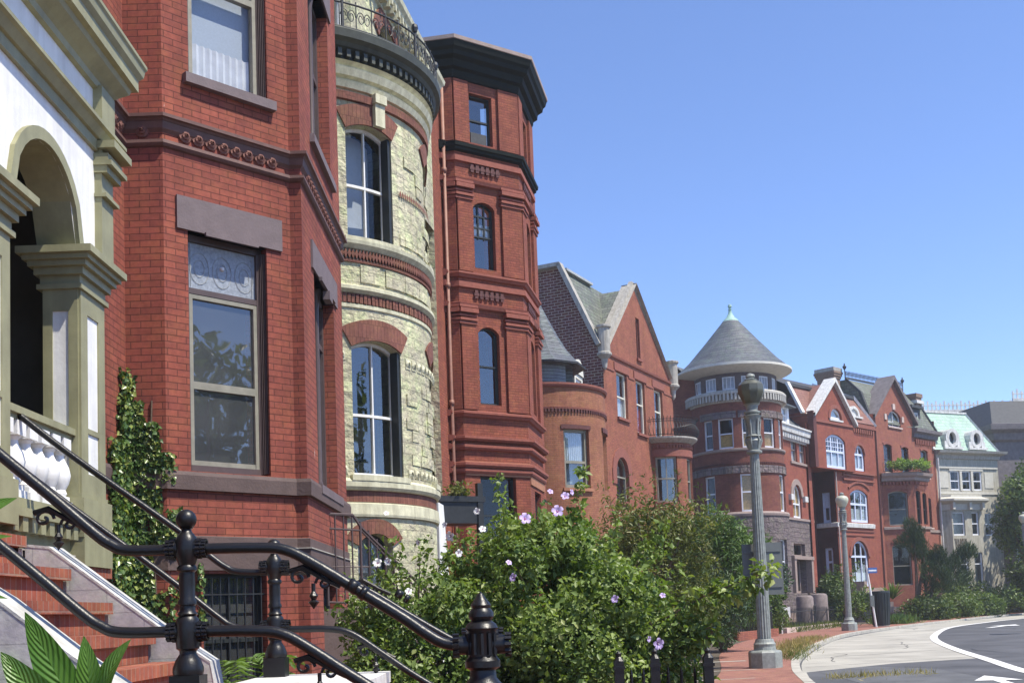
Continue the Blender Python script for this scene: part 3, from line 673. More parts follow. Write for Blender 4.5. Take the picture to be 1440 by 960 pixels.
g = MB(); g.poly([(-4.39, 4.8, 2), (-4.39, 9.2, 2), (-4.39, 9.2, 5.4), (-4.39, 4.8, 5.4)]); g.box(Flat(-3.58, 9.18, -90), 0, .82, 0, .1, 2.06, 5.6, back=True); g.box(Flat(-4.39, 4.7, 90), 0, 1.05, 0, .1, 2.06, 5.6, back=True); g.build('inner_wall', 'porch_shaded', P)
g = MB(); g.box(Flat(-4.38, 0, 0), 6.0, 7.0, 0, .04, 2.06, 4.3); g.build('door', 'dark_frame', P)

# ------------------------------------------------------------------ stoop
ST = thing('stoop', 'red brick stoop with grey painted side walls, climbing to the porch', 'stairs', (-2.5, 6.8, 0))
ns = [(-3.28, 2.14), (-2.98, 1.905), (-2.70, 1.67), (-2.415, 1.46), (-2.2, 1.265), (-1.95, 1.06)]
for i, (x, z) in enumerate(ns[:-1]):
    g = MB(); F = Flat(x, 0, 0); x2 = ns[i - 1][0] if i else -3.6
    g.box(F, 5.62, 7.66, x2 - x - .02, 0.0, z - .075, z); g.box(F, 5.62, 7.62, x2 - x - .02, -.04, ns[i + 1][1], z - .075)
    g.build('step', 'brick_step', ST)
g = MB(); F = Flat(-1.0, 0, 0); g.box(F, 5.3, 7.9, -1.25, 0, -.1, 1.06)
for i in range(5): g.box(F, 5.4, 7.8, .22 * i, .22 * (i + 1), -.1, 1.06 - .212 * (i + 1))
g.build('landing', 'brick_step', ST)
g = MB(); g.box(F, 6.55, 7.95, -.75, .12, 1.06, 1.135); g.build('landing_kerb', 'white_stone', ST)
def cheek(y0, y1, pts, name):
    g = MB(); lo = -.1
    for (x0, z0), (x1, z1) in zip(pts, pts[1:]):
        for y, sg in ((y0, -1), (y1, 1)):
            q = [(x0, y, lo), (x1, y, lo), (x1, y, z1), (x0, y, z0)]
            g.poly(q if sg < 0 else q[::-1], [(p[0], p[2]) for p in (q if sg < 0 else q[::-1])])
    x, z = pts[-1]; g.poly([(x, y0, lo), (x, y1, lo), (x, y1, z), (x, y0, z)]); o = g.build(name, 'brick_painted_grey', ST)
    g = MB(); e = .003
    for (x0, z0), (x1, z1) in zip(pts, pts[1:]):
        A_, B_, t = Vector((x0, 0, z0)), Vector((x1, 0, z1)), .018
        q = lambda y, p, h: (p.x, y, p.z + h)
        g.poly([q(y0 - e, A_, 0), q(y0 - e, B_, 0), q(y0 - e, B_, t), q(y0 - e, A_, t)]); g.poly([q(y1 + e, B_, 0), q(y1 + e, A_, 0), q(y1 + e, A_, t), q(y1 + e, B_, t)])
        g.poly([q(y0 - e, A_, t), q(y0 - e, B_, t), q(y1 + e, B_, t), q(y1 + e, A_, t)]); g.poly([q(y0 - e, B_, 0), q(y0 - e, A_, 0), q(y1 + e, A_, 0), q(y1 + e, B_, 0)])
    B_ = Vector((pts[-1][0], 0, pts[-1][1])); g.poly([(B_.x + .0, y0 - e, B_.z), (B_.x, y1 + e, B_.z), (B_.x, y1 + e, B_.z + .018), (B_.x, y0 - e, B_.z + .018)])
    g.build('coping', 'painted_coping', o)
cheek(7.68, 7.92, [(-3.3, 2.07), (-3.14, 2.05), (-2.36, 1.45), (-2.06, 1.24), (-2.03, 1.06)], 'cheek_wall')
cheek(5.34, 5.58, [(-3.3, 2.2), (-2.44, 1.65), (-2.1, 1.38), (-1.75, 1.12)], 'cheek_wall')

# ------------------------------------------------------------------ iron stair railings
def railing(y, upper, lower, postx, label, r, newelx, collars=True, s=1.0):
    t = thing('stair_railing', label, 'railing', (postx, y, 1.06), 'black iron railings of the stoop')
    def rl(name, pts):
        q = smooth_line([(p[0], p[1]) for p in pts], 5); g = MB(); g.tube([(p.x, y, p.y) for p in q], r, 12); return g.build(name, 'iron_black', t, True)
    hr = rl('handrail', upper); rl('lower_rail', lower)
    zu = 1.87; zl = 1.47; c = (postx, y, 0)
    def collar(g, z, n=14, rr=.055, x=postx):
        for sx in (-1, 1):
            for e, q in ((.05, .043), (.076, .04)):
                g.tube([(x + sx * (e - .012), y, z), (x + sx * (e + .012), y, z)], q, 14)
                for k in range(n):
                    a = 2 * math.pi * k / n; b = Vector((x + sx * (e + .012), y + q * math.cos(a), z + q * math.sin(a)))
                    g.tube([b - Vector((.01, 0, 0)), b + Vector((.01, 0, 0))], .008, 5)
    g = MB()
    slim = lambda pr: [(q * .82, z) for q, z in pr]
    g.lathe(c, slim([(.0, 1.262), (.085, 1.262), (.09, 1.28), (.088, 1.30), (.072, 1.335), (.048, 1.365), (.05, 1.38), (.066, 1.39), (.07, 1.43), (.072, 1.47), (.07, 1.51), (.066, 1.53), (.05, 1.545), (.06, 1.555), (.046, 1.57), (.046, 1.595),
                (.055, 1.6), (.055, 1.615), (.045, 1.63), (.047, 1.70), (.045, 1.755), (.058, 1.765), (.058, 1.78), (.048, 1.79), (.06, 1.82), (.068, 1.84), (.07, 1.87), (.068, 1.90), (.058, 1.925), (.045, 1.94), (.034, 1.95), (.028, 1.962), (.04, 1.97)]), 20)
    g.lathe((postx, y, 2.012), [(.05 * math.sin(a * math.pi / 10), -.05 * math.cos(a * math.pi / 10)) for a in range(11)], 18)
    F = Flat(postx, y, 0); g.box(F, -.072, .072, -.072, .072, 1.0, 1.262, back=True)
    collar(g, zu); collar(g, zl); g.build('post', 'iron_black', t, 40)
    c = (newelx, y, 0); g = MB()
    g.lathe(c, [(.1, -.05), (.1, .3), (.08, .34), (.08, .95), (.09, .98), (.07, 1.0), (.062, 1.1), (.085, 1.14), (.088, 1.17), (.065, 1.2), (.062, 1.235), (.085, 1.25), (.085, 1.28), (.068, 1.3), (.068, 1.42), (.08, 1.435), (.07, 1.455), (.048, 1.47), (.062, 1.49), (.06, 1.51), (.045, 1.53), (.05, 1.545), (.04, 1.56), (.028, 1.575), (.012, 1.6), (0, 1.612)], 20)
    for k in range(12):
        a = 2 * math.pi * k / 12
        g.tube([(newelx + .07 * math.cos(a), y + .07 * math.sin(a), 1.31), (newelx + .07 * math.cos(a), y + .07 * math.sin(a), 1.41)], .012, 5)
    for sx in (-1, 1):
        g.tube([(newelx + sx * .05, y, 1.355), (newelx + sx * .13, y, 1.355)], .046, 12)
        for k in range(10):
            a = 2 * math.pi * k / 10; g.tube([(newelx + sx * .11, y + .05 * math.cos(a), 1.355 + .05 * math.sin(a)), (newelx + sx * .14, y + .05 * math.cos(a), 1.355 + .05 * math.sin(a))], .012, 5)
    g.build('newel_post', 'iron_black', t, 40)
    def scroll(x, z):
        g = MB(); sp = [(x - .02 + .05 * math.cos(a) * (1 - a / 9), y, z - .05 + .045 * math.sin(a) * (1 - a / 9)) for a in [i * .5 for i in range(16)]]; g.tube(sp, .009, 6)
        sp = [(x + .1 - .04 * math.cos(a) * (1 - a / 9), y, z - .08 + .04 * math.sin(a) * (1 - a / 9)) for a in [i * .5 for i in range(16)]]; g.tube(sp, .008, 6)
        g.tube([(x - .07, y, z - .02), (x, y, z), (x + .1, y, z - .06), (x + .18, y, z - .1)], .014, 6)
        g.lathe((x + .05, y, z - .16), [(0, -.045), (.028, -.01), (.012, .0), (.022, .02), (.01, .04), (.01, .08)], 8); g.build('scroll_bracket', 'iron_black', t)
    scroll(-1.02, 1.76); scroll(-1.0, 1.33); scroll(-2.25, 2.09)
    # joint sleeves on the sloping rail
    g = MB()
    for x0, z0 in ((-.8, 1.672),): 
        d = Vector((.304, 0, -.2)).normalized(); g.tube([(x0, y, z0), tuple(Vector((x0, y, z0)) + d * .05)], r * 1.25, 12); g.tube([tuple(Vector((x0, y, z0)) + d * .07), tuple(Vector((x0, y, z0)) + d * .1)], r * 1.3, 12)
    g.build('sleeve', 'iron_black', t, True)
    return t
railing(5.5, [(-3.3, 3.06), (-2.9, 2.72), (-2.48, 2.36), (-2.22, 2.135), (-2.03, 1.965), (-1.95, 1.905), (-1.86, 1.872), (-1.6, 1.868), (-1.25, 1.862), (-1.1, 1.845), (-.95, 1.765), (-.75, 1.635), (-.55, 1.505), (-.44, 1.425), (-.36, 1.375), (-.28, 1.358), (-.17, 1.355)],
        [(-3.3, 2.58), (-2.9, 2.26), (-2.42, 1.865), (-2.1, 1.585), (-2.0, 1.512), (-1.9, 1.478), (-1.6, 1.472), (-1.25, 1.462), (-1.12, 1.44), (-1.0, 1.372), (-.8, 1.235), (-.55, 1.07), (-.17, .82)],
        -1.58, 'thick black iron railing nearest the viewer, ball topped post before grey steps', .0275, -.165)
railing(7.7, [(-3.48, 3.09), (-2.99, 2.685), (-2.27, 2.147), (-2.05, 1.96), (-1.95, 1.885), (-1.86, 1.85), (-1.6, 1.835), (-1.35, 1.828), (-1.2, 1.795), (-1.05, 1.722), (-.93, 1.655), (-.7, 1.505), (-.5, 1.38), (-.4, 1.325), (-.33, 1.305), (-.17, 1.30)],
        [(-3.48, 2.72), (-2.99, 2.33), (-2.51, 1.957), (-2.23, 1.735), (-2.0, 1.545), (-1.92, 1.49), (-1.8, 1.46), (-1.5, 1.45), (-1.25, 1.44), (-1.1, 1.40), (-.9, 1.26), (-.66, 1.09), (-.17, .78)],
        -1.62, 'thinner black iron railing on the far side of the stoop, beside the ivy', .0225, -.225)
# ------------------------------------------------------------------ house B : cream stone with round bay
kB = 1.1
B = thing('stone_house', 'cream stone house with a round bay and an iron balcony', 'house', (-4.3, 23.1, 0))
CB = Cyl(-3.9 * kB, 21 * kB, 2.5, kB); CBu = Cyl(-3.9 * kB, 21 * kB, 2.2, kB)
b0 = op(-58, -42, 1.6, 2.72, .2); b1 = op(-58.6, -34.6, 3.9, 6.08, .14); b2 = op(-58.8, -36.6, 7.97, 9.88, .12); b3 = op(-62, -48, 11.5, 13.0); b3b = op(-28, -12, 11.5, 12.95, .12)
c1 = op(-8, 14, 3.9, 6.06, .2); c2 = op(-8, 14, 7.97, 9.84, .2)
w = MB(); w.wall(CB, -118, 70, .2, 11.2, [b0, b1, b2, c1, c2], .24)
for _ in range(60):
    a = random.uniform(-34, 30); z_ = random.choice([4.15, 4.36, 4.57, 4.78, 4.99, 5.2, 5.41, 7.2, 8.05, 8.26, 8.47, 9.1, 9.31, 9.52]); w.box(CB, a, a + random.uniform(5, 9), 0, random.uniform(.008, .03), z_, z_ + .19)
for _ in range(12):
    a = random.uniform(-100, 0); w.box(CB, a, a + 9, 0, random.uniform(.01, .035), 7.2, 7.5)
w.build('bay_wall', 'stone_cream', B)
BU = Flat(-1.766, 27.85, 10, 1.07)
u1 = op(-7.7, -5.75, 11.7, 13.9); u2 = op(-4.0, -2.4, 11.7, 13.2, .5)
w = MB(); w.wall(BU, -7.9, .35, 10.6, 14.05, [u1, u2], .25); w.wall(Flat(*BU.pt(.35, 0, 0)[:2], -80), 0, 4, 4, 14.2); w.build('upper_wall', 'stone_cream', B)
BW = Flat(-4.6, 18.05, 4); w = MB(); w.wall(BW, 0, 8, .2, 12.5); w.build('side_wall', 'stone_cream', B)
PA = Flat(-2.0, 25.6, 6)
w = MB(); w.wall(PA, .02, .9, .2, 7.0); w.box(PA, .0, .9, -1.2, .0, .2, 7.0); w.box(PA, -.05, .95, -1.2, .08, 6.6, 7.1); w.box(PA, .25, .95, -.5, .14, 4.6, 4.75); w.build('porch_pier', 'cream_trim', B)
pB = cpath(CB, -117, 66, n=44)
def swp(name, mat, profs, F=CB, path=None, par=B):
    g = MB(True)
    for p in profs: g.sweep(F, path or pB, p)
    return g.build(name, mat, par)
swp('stone_course', 'cream_trim', [[(0, 3.2), (.05, 3.2), (.06, 3.24), (.05, 3.42), (0, 3.44)], [(0, 3.64), (.05, 3.65), (.09, 3.7), (.09, 3.79), (.06, 3.82), (0, 3.85)],
      [(0, 6.99), (.03, 7.0), (.09, 7.05), (.09, 7.11), (.03, 7.14), (0, 7.15)], [(0, 7.76), (.03, 7.77), (.1, 7.84), (.11, 7.9), (.04, 7.93), (0, 7.95)], [(0, 6.74), (.025, 6.75), (.025, 6.81), (0, 6.82)],
      [(0, 10.56), (.06, 10.57), (.1, 10.67), (.04, 10.69), (.04, 10.73), (.12, 10.76), (.16, 10.88), (.09, 10.9), (.09, 10.94), (.17, 11.0), (0, 11.04)]])
swp('brick_band', 'terracotta', [[(0, 3.45), (.012, 3.45), (.012, 3.64), (0, 3.645)], [(0, 10.36), (.06, 10.37), (.07, 10.5), (0, 10.53)]])
g = MB(); n_ = 86
for i in range(n_):  # soldier brick band and zigzag band
    a = -100 + 150 * i / n_; g.box(CB, a, a + 1.3, 0, .03 + .008 * (i % 2), 6.83, 6.985)
for i in range(100):
    a = -100 + 150 * i / 100
    for z0, sg in ((7.57, 1),):
        p = [CB.pt(a, .05, 7.67), CB.pt(a + .75, .05, 7.58), CB.pt(a + 1.5, .05, 7.67), CB.pt(a + .75, .05, 7.76)]
        g.poly(p); q = [CB.pt(a, 0, 7.67), CB.pt(a + .75, 0, 7.58), CB.pt(a + 1.5, 0, 7.67), CB.pt(a + .75, 0, 7.76)]
        for j in range(4): g.poly([q[j], q[(j + 1) % 4], p[(j + 1) % 4], p[j]])
g.sweep(CB, pB, [(0, 7.53), (.035, 7.535), (.035, 7.575), (0, 7.58)])
for i in range(24):
    a = -33 + 38 * i / 24; p = [CB.pt(a, .03, 8.97), CB.pt(a + .75, .03, 8.9), CB.pt(a + 1.5, .03, 8.97), CB.pt(a + .75, .03, 9.04)]; g.poly(p)
g.build('patterned_brick_band', 'terracotta', B)
g = MB(True)
for o_ in (b1, b2, c1, c2, b0): arch_ring(g, CB, o_, .36 if o_ is not b0 else .25, .035)
arch_ring(g, BU, u2, .34, .04)
g.build('brick_arch', 'terracotta', B)
g = MB(); g.box(CB, -46.6, -42.0, 0, .12, 10.0, 10.4); g.box(CB, -47, -41.6, 0, .16, 10.4, 10.56); g.build('keystone', 'cream_trim', B)
g = MB(True)
for z0, z1 in ((5.84, 6.02), (3.92, 4.06)):
    for a0, a1 in ((-32, 20), (-70, -60)):
        g.mark()
        m_ = int((a1 - a0) / 4.2)
        for i in range(m_):
            a = a0 + (a1 - a0) * i / m_; g.box(CB, a + .4, a + 3.8, 0, .012, z0, z1)
            c = a + 2.1
            for k in range(8):
                p, q = 2 * math.pi * k / 8, 2 * math.pi * (k + 1) / 8
                f = lambda t, r_, e: CB.pt(c + r_ * math.cos(t) / 2.5 * 57.3, e, (z0 + z1) / 2 + r_ * math.sin(t))
                g.poly([f(p, .075, .02), f(q, .075, .02), f(q, .035, .045), f(p, .035, .045)])
g.build('rosette_band', 'cream_trim', B)
for F, o_, bk, cu in ((CB, b1, 'room_unlit', None), (CB, b2, 'blind_grey', None), (CB, c1, 'room_unlit', None), (CB, c2, 'room_unlit', None)):
    wi = window(F, o_, B, 'white_paint', .2, .05, rail=o_['c'] + 1.05 if o_ in (b1, c1) else o_['c'] + .98, mull=1, back=bk, gl='glass' if o_ in (b1, c1) else 'glass_dark', sill='cream_trim', silld=.1)
    g = MB(); e = o_['b']; g.box(F, e - 1.6, e - .2, -.19, -.02, o_['c'], o_['t'] + .02); g.build('storm_frame', 'dark_frame', wi)
window(CB, b0, B, 'dark_frame', .2, .05, mull=1, rail=2.25, gl='glass_dusty', cur='curtain_white')
window(BU, u1, B, 'white_paint', .2, .08, mull=1, rail=13.0); window(BU, u2, B, 'dark_frame', .2, .06, rail=12.9, mull=1)
g = MB(); g.poly([CB.pt(a, .05, 11.49) for a in range(-115, 66, 6)]); g.sweep(CB, pB, [(0, 11.0), (.06, 11.02), (.08, 11.16), (.2, 11.22), (.24, 11.28), (.32, 11.33), (.34, 11.46), (.3, 11.5), (-.4, 11.5)]); blocks(g, CB, -100, 50, 44, .45, .07, .2, 11.05, 11.18); g.build('balcony_floor', 'olive_black', B)
BR = thing('balcony_railing', 'black wrought iron railing with scrolls round the cream stone balcony', 'railing', CB.pt(-40, .2, 11.5))
g = MB()
for z_ in (11.53, 11.96): g.tube([CB.pt(-100 + 5 * i, .25, z_) for i in range(30)], .02, 6)
g.build('rail', 'iron_dull', BR, True)
for a in (-61, -26, 5):
    g = MB(); p = CB.pt(a, .25, 0); g.lathe((p[0], p[1], CB.zo), [(.03, 12.65), (.03, 13.2), (.05, 13.22), (.07, 13.3), (.06, 13.36), (0, 13.4)], 8); g.build('post', 'iron_dull', BR)
g = MB()
for i in range(13):
    a = -62 + 6.4 * i
    g.tube([CB.pt(a, .25, 11.53), CB.pt(a, .25, 12.02)], .013, 5)
    for sg in (-1, 1):
        sp = [CB.pt(a + 3.2 + sg * 1.3 + (1.6 * math.cos(t) * (1 - t / 14)) * sg, .25, 11.74 + .13 * math.sin(t) * (1 - t / 14)) for t in [j * .55 for j in range(18)]]; g.tube(sp, .009, 4)
g.build('scrollwork', 'iron_dull', BR)
g = MB(); pU = fpath(BU.pt(-7.9, 0, 0), BU.pt(.35, 0, 0), BU.pt(.35, -2, 0)); g.sweep(BU, pU, [(0, 13.86), (.05, 13.88), (.06, 14.1), (.22, 14.14), (.24, 14.2), (.3, 14.26), (.32, 14.36), (.2, 14.42), (-.3, 14.44)])
for i in range(30):
    a = -7.8 + 8.1 * i / 30; g.box(BU, a, a + .13, .0, .2, 13.92, 14.12); g.box(BU, a + .02, a + .11, .2, .25, 13.98, 14.12)
g.build('cornice', 'cream_trim', B)
g = MB(); g.poly([BU.pt(-8.4, -.2, 14.44), BU.pt(.3, -.2, 14.44), BU.pt(.3, -4, 14.6), BU.pt(-8.4, -4, 14.6)]); g.build('roof', 'roof_flat', B)
BS = thing('iron_stair', 'thin brown iron steps railing in front of the cream stone house', 'railing', (-2.4, 16.5, 0))
g = MB(); zA, zB = 3.02, 2.2
def irn(u, z): return (-2.42 + .62 * u, 16.0 + u * .55, z)
top = [irn(-.3, 2.98), irn(.25, 2.98), irn(.3, 2.93), irn(.4, 2.82), irn(1.6, 2.0), irn(2.2, 1.6)]
g.tube(top, .022, 6); g.tube([irn(-.3, 2.78), irn(.42, 2.76), irn(1.6, 1.9), irn(2.2, 1.5)], .016, 6); g.tube([irn(-.3, 1.75), irn(.45, 1.72), irn(1.6, 1.1)], .016, 6)
g.tube([irn(-.3, 2.24), irn(.6, 2.24)], .008, 5)
for i in range(14):
    u = -.28 + .17 * i; zt = 2.98 if u < .3 else 2.98 - (u - .3) * .72; g.tube([irn(u, zt - 1.28), irn(u, zt - .02)], .013 if i % 4 else .022, 6)
g.build('balustrade', 'brown_trim', BS)
g = MB(); F = Flat(-2.42, 16.0, 48.4); g.box(F, -.4, .55, -.9, -.02, 0, 1.66); 
for i in range(5): g.box(F, .55 + .25 * i, .8 + .25 * i, -.9, -.02, 0, 1.45 - .2 * i)
g.build('steps', 'brown_stone', BS)

# ------------------------------------------------------------------ house C : tall red brick three-sided bay
kC = 1.2
HC = thing('brick_house', 'tall narrow red brick house with three sided bay and black green cornice', 'house', (-1.2, 31.8, 0))
C0 = Flat(-1.053 * kC, 26.45 * kC, 56, kC)
C1 = C0.turn(0, 0, 45); C1 = Flat(*C1.pt(-.32, 0, 0)[:2], 101, kC); C3 = C0.turn(1.85, 0, -45); e3 = C3.pt(2.0, 0, 0); C4 = Flat(e3[0], e3[1], -34, kC)
CM = Flat(*C1.pt(0, 0, 0)[:2], 11, kC)
CR_ = 'brick_red_tower'
v1 = op(.42, 1.43, 2.9, 4.76); v2 = op(.50, 1.10, 6.48, 8.2, .16); v3 = op(.48, 1.09, 9.78, 11.28, .15); v4 = op(.46, 1.12, 12.88, 14.12)
x2 = op(.7, 1.35, 6.48, 8.2, .16); x3 = op(.7, 1.35, 9.78, 11.28, .15); x4 = op(.7, 1.35, 12.88, 14.12); x1 = op(.6, 1.5, 2.9, 4.5)
w = MB(); w.wall(CM, -4.5, 0, .3, 11.7); w.wall(CM, -1.2, 0, 11.7, 14.3); w.wall(Flat(*CM.pt(-1.2, -4, 0)[:2], 101, kC), 0, 4, 11.7, 14.3); w.wall(Flat(*C1.pt(0, -4, 0)[:2], 191, kC), 0, 4, 11.7, 14.6); w.wall(C1, 0, .32, .3, 14.5); w.wall(C0, 0, 1.85, .3, 14.5, [v1, v2, v3, v4], .16); w.wall(C3, 0, 2.0, .3, 14.5, [x1, x2, x3, x4], .16); w.wall(C4, 0, .6, .3, 14.5)
C5 = Flat(*C4.pt(.45, 0, 0)[:2], 11, kC); w.wall(C5, 0, 2, .3, 14.9)
w.wall(Flat(*C5.pt(2, 0, 0)[:2], -79, kC), 0, 8, .3, 14.9)
w.build('wall', CR_, HC)
g = MB()  # corner pilasters
for z0, z1 in ((6.32, 8.36), (9.66, 11.4), (12.82, 14.36)):
    g.box(C0, 0.0, .40, 0, .07, z0, z1); g.box(C0, 1.27, 1.85, 0, .07, z0, z1); g.box(C3, 0.0, .5, 0, .07, z0, z1); g.box(C3, 1.5, 2.0, 0, .07, z0, z1); g.box(C1, .02, .32, 0, .07, z0, z1)
g.box(C1, -.0, .1, .0, .02, 5, 14.4)
g.build('pilaster', CR_, HC)
pc = fpath(CM.pt(-.25, 0, 0), C1.pt(0, 0, 0), C0.pt(0, 0, 0), C0.pt(1.85, 0, 0), C3.pt(2.0, 0, 0), C4.pt(.5, 0, 0))
pf = fpath(CM.pt(-1.2, 0, 0), C1.pt(0, 0, 0))
bt = [[(0, z), (.06, z + .01), (.09, z + .06), (.12, z + .08), (.12, z + .13), (0, z + .17)] for z in (9.49, 6.14)]
g = MB(True)
for p_ in bt: g.sweep(C0, pc, p_)
for z_, e in ((5.62, .16), (5.42, .1), (5.0, .13), (4.86, .08)): g.sweep(C0, pc, [(0, z_ - .06), (e * .7, z_ - .05), (e, z_), (e, z_ + .06), (0, z_ + .09)])
for z_ in (9.32, 12.4): g.sweep(C0, pc, [(.0, z_ - .07), (.07, z_ - .06), (.07, z_ + .07), (.0, z_ + .08)])
for z_ in (8.36, 11.4):
    g.mark()
    for F, a, b in ((C0, -.03, .44), (C0, 1.23, 1.9), (C3, -.03, .54), (C3, 1.46, 2.04), (C1, 0, .34)):
        g.mark()
        for e, q, h in ((.1, 0, .06), (.13, .08, .06), (.1, .18, .05), (.16, .27, .1), (.12, .4, .06)): g.box(F, a - (.03 if F is C0 and a < 0 else 0), b, 0, e, z_ + q, z_ + q + h)
g.sweep(C0, pc, [(0, 8.75), (.09, 8.77), (.12, 8.86), (0, 8.9)]); g.sweep(C0, pc, [(0, 11.8), (.09, 11.82), (.12, 11.9), (0, 11.94)])
g.build('string_course', 'brick_trim', HC)
g = MB()
for z_ in (9.02, 12.12):
    for F, a, b in ((C0, .42, 1.3), (C3, .5, 1.5)):
        for i in range(6):
            s_ = a + (b - a) * i / 6; g.box(F, s_, s_ + .085, 0, .05, z_ - .0, z_ + .2); 
            if i % 1 == 0: g.box(F, s_ - .02, s_ + .11, .05, .055, z_ + .06, z_ + .13)
g.build('corbel_table', 'maroon_trim', HC)
g = MB(); g.box(C0, 0, 1.85, 0, .03, 4.76, 5.1); g.box(C3, 0, 2.0, 0, .03, 4.6, 5.1); g.build('sandstone_band', 'orange_trim', HC)
g = MB(); g.sweep(C0, pc, [(0, 12.58), (.1, 12.6), (.11, 12.66), (.15, 12.68), (.16, 12.76), (0, 12.8)]); g.build('sill_course', 'black_green', HC)
cp = fpath(C1.pt(0, -.8, 0)) + pc[1:]; g = MB(); g.sweep(C0, cp, [(0, 14.38), (.06, 14.39), (.09, 14.45), (.1, 14.56), (.2, 14.6), (.22, 14.76), (.34, 14.82), (.36, 14.92), (.42, 14.98), (.46, 15.12)]); g.build('cornice', 'black_green', HC)
g = MB(); g.sweep(C0, cp, [(.46, 15.12), (.48, 15.13), (.48, 15.22), (.3, 15.26), (-.3, 15.26)]); g.build('cornice_edge', 'brownstone_trim', HC)
g = MB(); g.poly([(p[0], p[1], 17.95) for p in pc] + [(-12, 38, 17.95), (-12, 27, 17.95)]); g.build('roof', 'roof_flat', HC)
for F, o_, gr, bk in ((C0, v1, None, 'room_unlit'), (C0, v2, None, 'room_unlit'), (C0, v3, (3, 3, 10.55, 11.4), 'room_unlit'), (C0, v4, None, 'room_unlit'), (C3, x1, None, 'room_unlit'), (C3, x2, None, 'room_unlit'), (C3, x3, None, 'room_unlit'), (C3, x4, None, 'room_unlit')):
    mid = {v1: 3.7}.get(id(o_), (o_['c'] + o_['t'] + o_['rise']) / 2) if False else (o_['c'] + (o_['t'] + o_['rise'] - o_['c']) * .5)
    window(F, o_, HC, 'dark_frame', .14, .045, rail=mid, grid=gr, gl='glass' if o_ is not v1 else 'glass_dark', back=bk, cur='curtain_white' if o_ is v3 else None, curz=(10.6, 10.95))
g = MB(); g.box(C0, .56, 1.02, -.26, -.12, 12.93, 13.2); g.build('air_conditioner', 'roof_dark', HC)
g = MB(); g.tube([CM.pt(-.15, .09, 14.2), CM.pt(-.15, .09, 4.0), CM.pt(-.15, .12, .6)], .055, 8)
for z_ in (12.0, 9.2, 6.4): g.tube([CM.pt(-.15, .09, z_), CM.pt(-.15, .09, z_ + .12)], .075, 8)
g.build('downpipe', 'copper_pipe', HC, True)
g = MB(); F = Flat(-1.75, 26.9, 20); 
g.poly([F.pt(0, 0, .1), F.pt(.85, 0, .1), F.pt(.35, 0, 4.15), F.pt(.05, 0, 4.2)]); g.poly([F.pt(.85, 0, .1), F.pt(.85, -.3, .1), F.pt(.35, -.3, 4.15), F.pt(.35, 0, 4.15)]); g.poly([F.pt(0.05, 0, 4.2), F.pt(.35, 0, 4.15), F.pt(.35, -.3, 4.15), F.pt(.05, -.3, 4.2)]); g.poly([F.pt(0, -.3, .1), F.pt(0, 0, .1), F.pt(.05, 0, 4.2), F.pt(.05, -.3, 4.2)])
tag(g.build('stair_side_wall', 'white_paint'), 'bright white sloping stair wall behind the white flowered shrub', 'wall')
IG = thing('entry_canopy', 'dark iron porch top with posts in front of the tall red brick house', 'porch', (-1.4, 28.0, 0))
F = Flat(-1.72, 27.6, 62); g = MB(); g.box(F, -.05, 1.2, -.9, .05, 4.28, 4.42, back=True); g.box(F, 0, 1.15, -.85, 0, 3.75, 4.28, back=True); g.build('canopy', 'iron_dull', IG)
g = MB(); g.box(F, 1.0, 1.14, -.1, .04, 0.2, 4.75, back=True); g.build('post', 'iron_dull', IG)
g = MB(); g.box(F, 0.0, .1, -.1, .02, 0.2, 3.75, back=True); g.build('post', 'iron_dull', IG)

# ------------------------------------------------------------------ house D : orange brick, low round bay, bell roof
kD = 1.3
D = thing('brick_house', 'orange brick house with a low round bay and a slate bell roof', 'house', (1.4, 46.8, 0))
cd = (1.0 * kD, 36 * kD); CD = Cyl(*cd, 2.1, kD)
d1 = op(-72, -46.5, 5.2, 7.0); d2 = op(-24, 0, 5.2, 7.0); d3 = op(-72, -46.5, 1.5, 4.0)
w = MB(); w.wall(CD, -130, 60, .3, 8.3, [d1, d2, d3], .16); w.build('bay_wall', 'brick_orange', D)
DW = Flat(cd[0], cd[1], 18, kD); w = MB(); w.wall(DW, -9, 5.0, .3, 8.9); w.build('wall', 'brick_orange', D)
pD = cpath(CD, -128, 58, n=40)
g = MB(True); g.sweep(CD, pD, [(0, 8.27), (.06, 8.28), (.09, 8.34), (.09, 8.4), (-.2, 8.41), (-.2, 8.0)]); g.sweep(CD, pD, [(0, 7.6), (.04, 7.6), (.05, 7.66), (0, 7.67)]); g.build('coping', 'rose_trim', D)
g = MB(); blocks(g, CD, -125, 55, 62, .5, 0, .05, 7.5, 7.6); g.box(CD, -74, -44.5, 0, .03, 7.0, 7.12); g.box(CD, -26, 2, 0, .05, 7.0, 7.15); g.build('corbel_table', 'maroon_trim', D)
window(CD, d1, D, 'sash_grey', .14, .09, rail=6.0, gl='glass', back='blind_grey', cur='curtain_white', curz=(6.05, 7.0), sill='orange_trim')
window(CD, d2, D, 'sash_grey', .14, .08, rail=6.1, gl='glass'); window(CD, d3, D, 'sash_grey', .14, .08, rail=2.7)
CDu = Cyl(*cd, 1.12, kD); w = MB(); w.wall(CDu, -140, 60, 8.2, 9.35, [op(-40, -5, 8.45, 9.2)], .3); w.wall(CDu, -140, 60, 8.2, 9.35, [], 0, d=-.4); w.build('loggia_wall', 'siding_grey', D)
c = (cd[0], cd[1], CD.zo); s_ = kD
g = MB(); g.lathe(c, [(r_ * s_, z_ * s_) for r_, z_ in ((1.1, 9.28), (1.54, 9.2), (1.56, 9.25), (1.25, 9.5), (.95, 9.86), (.7, 10.3), (.42, 10.85), (.2, 11.3), (0, 11.7))], 10); g.build('bell_roof', 'slate_grey', D)
g = MB(); g.box(DW, -9, 5, -.1, .15, 8.75, 8.95)
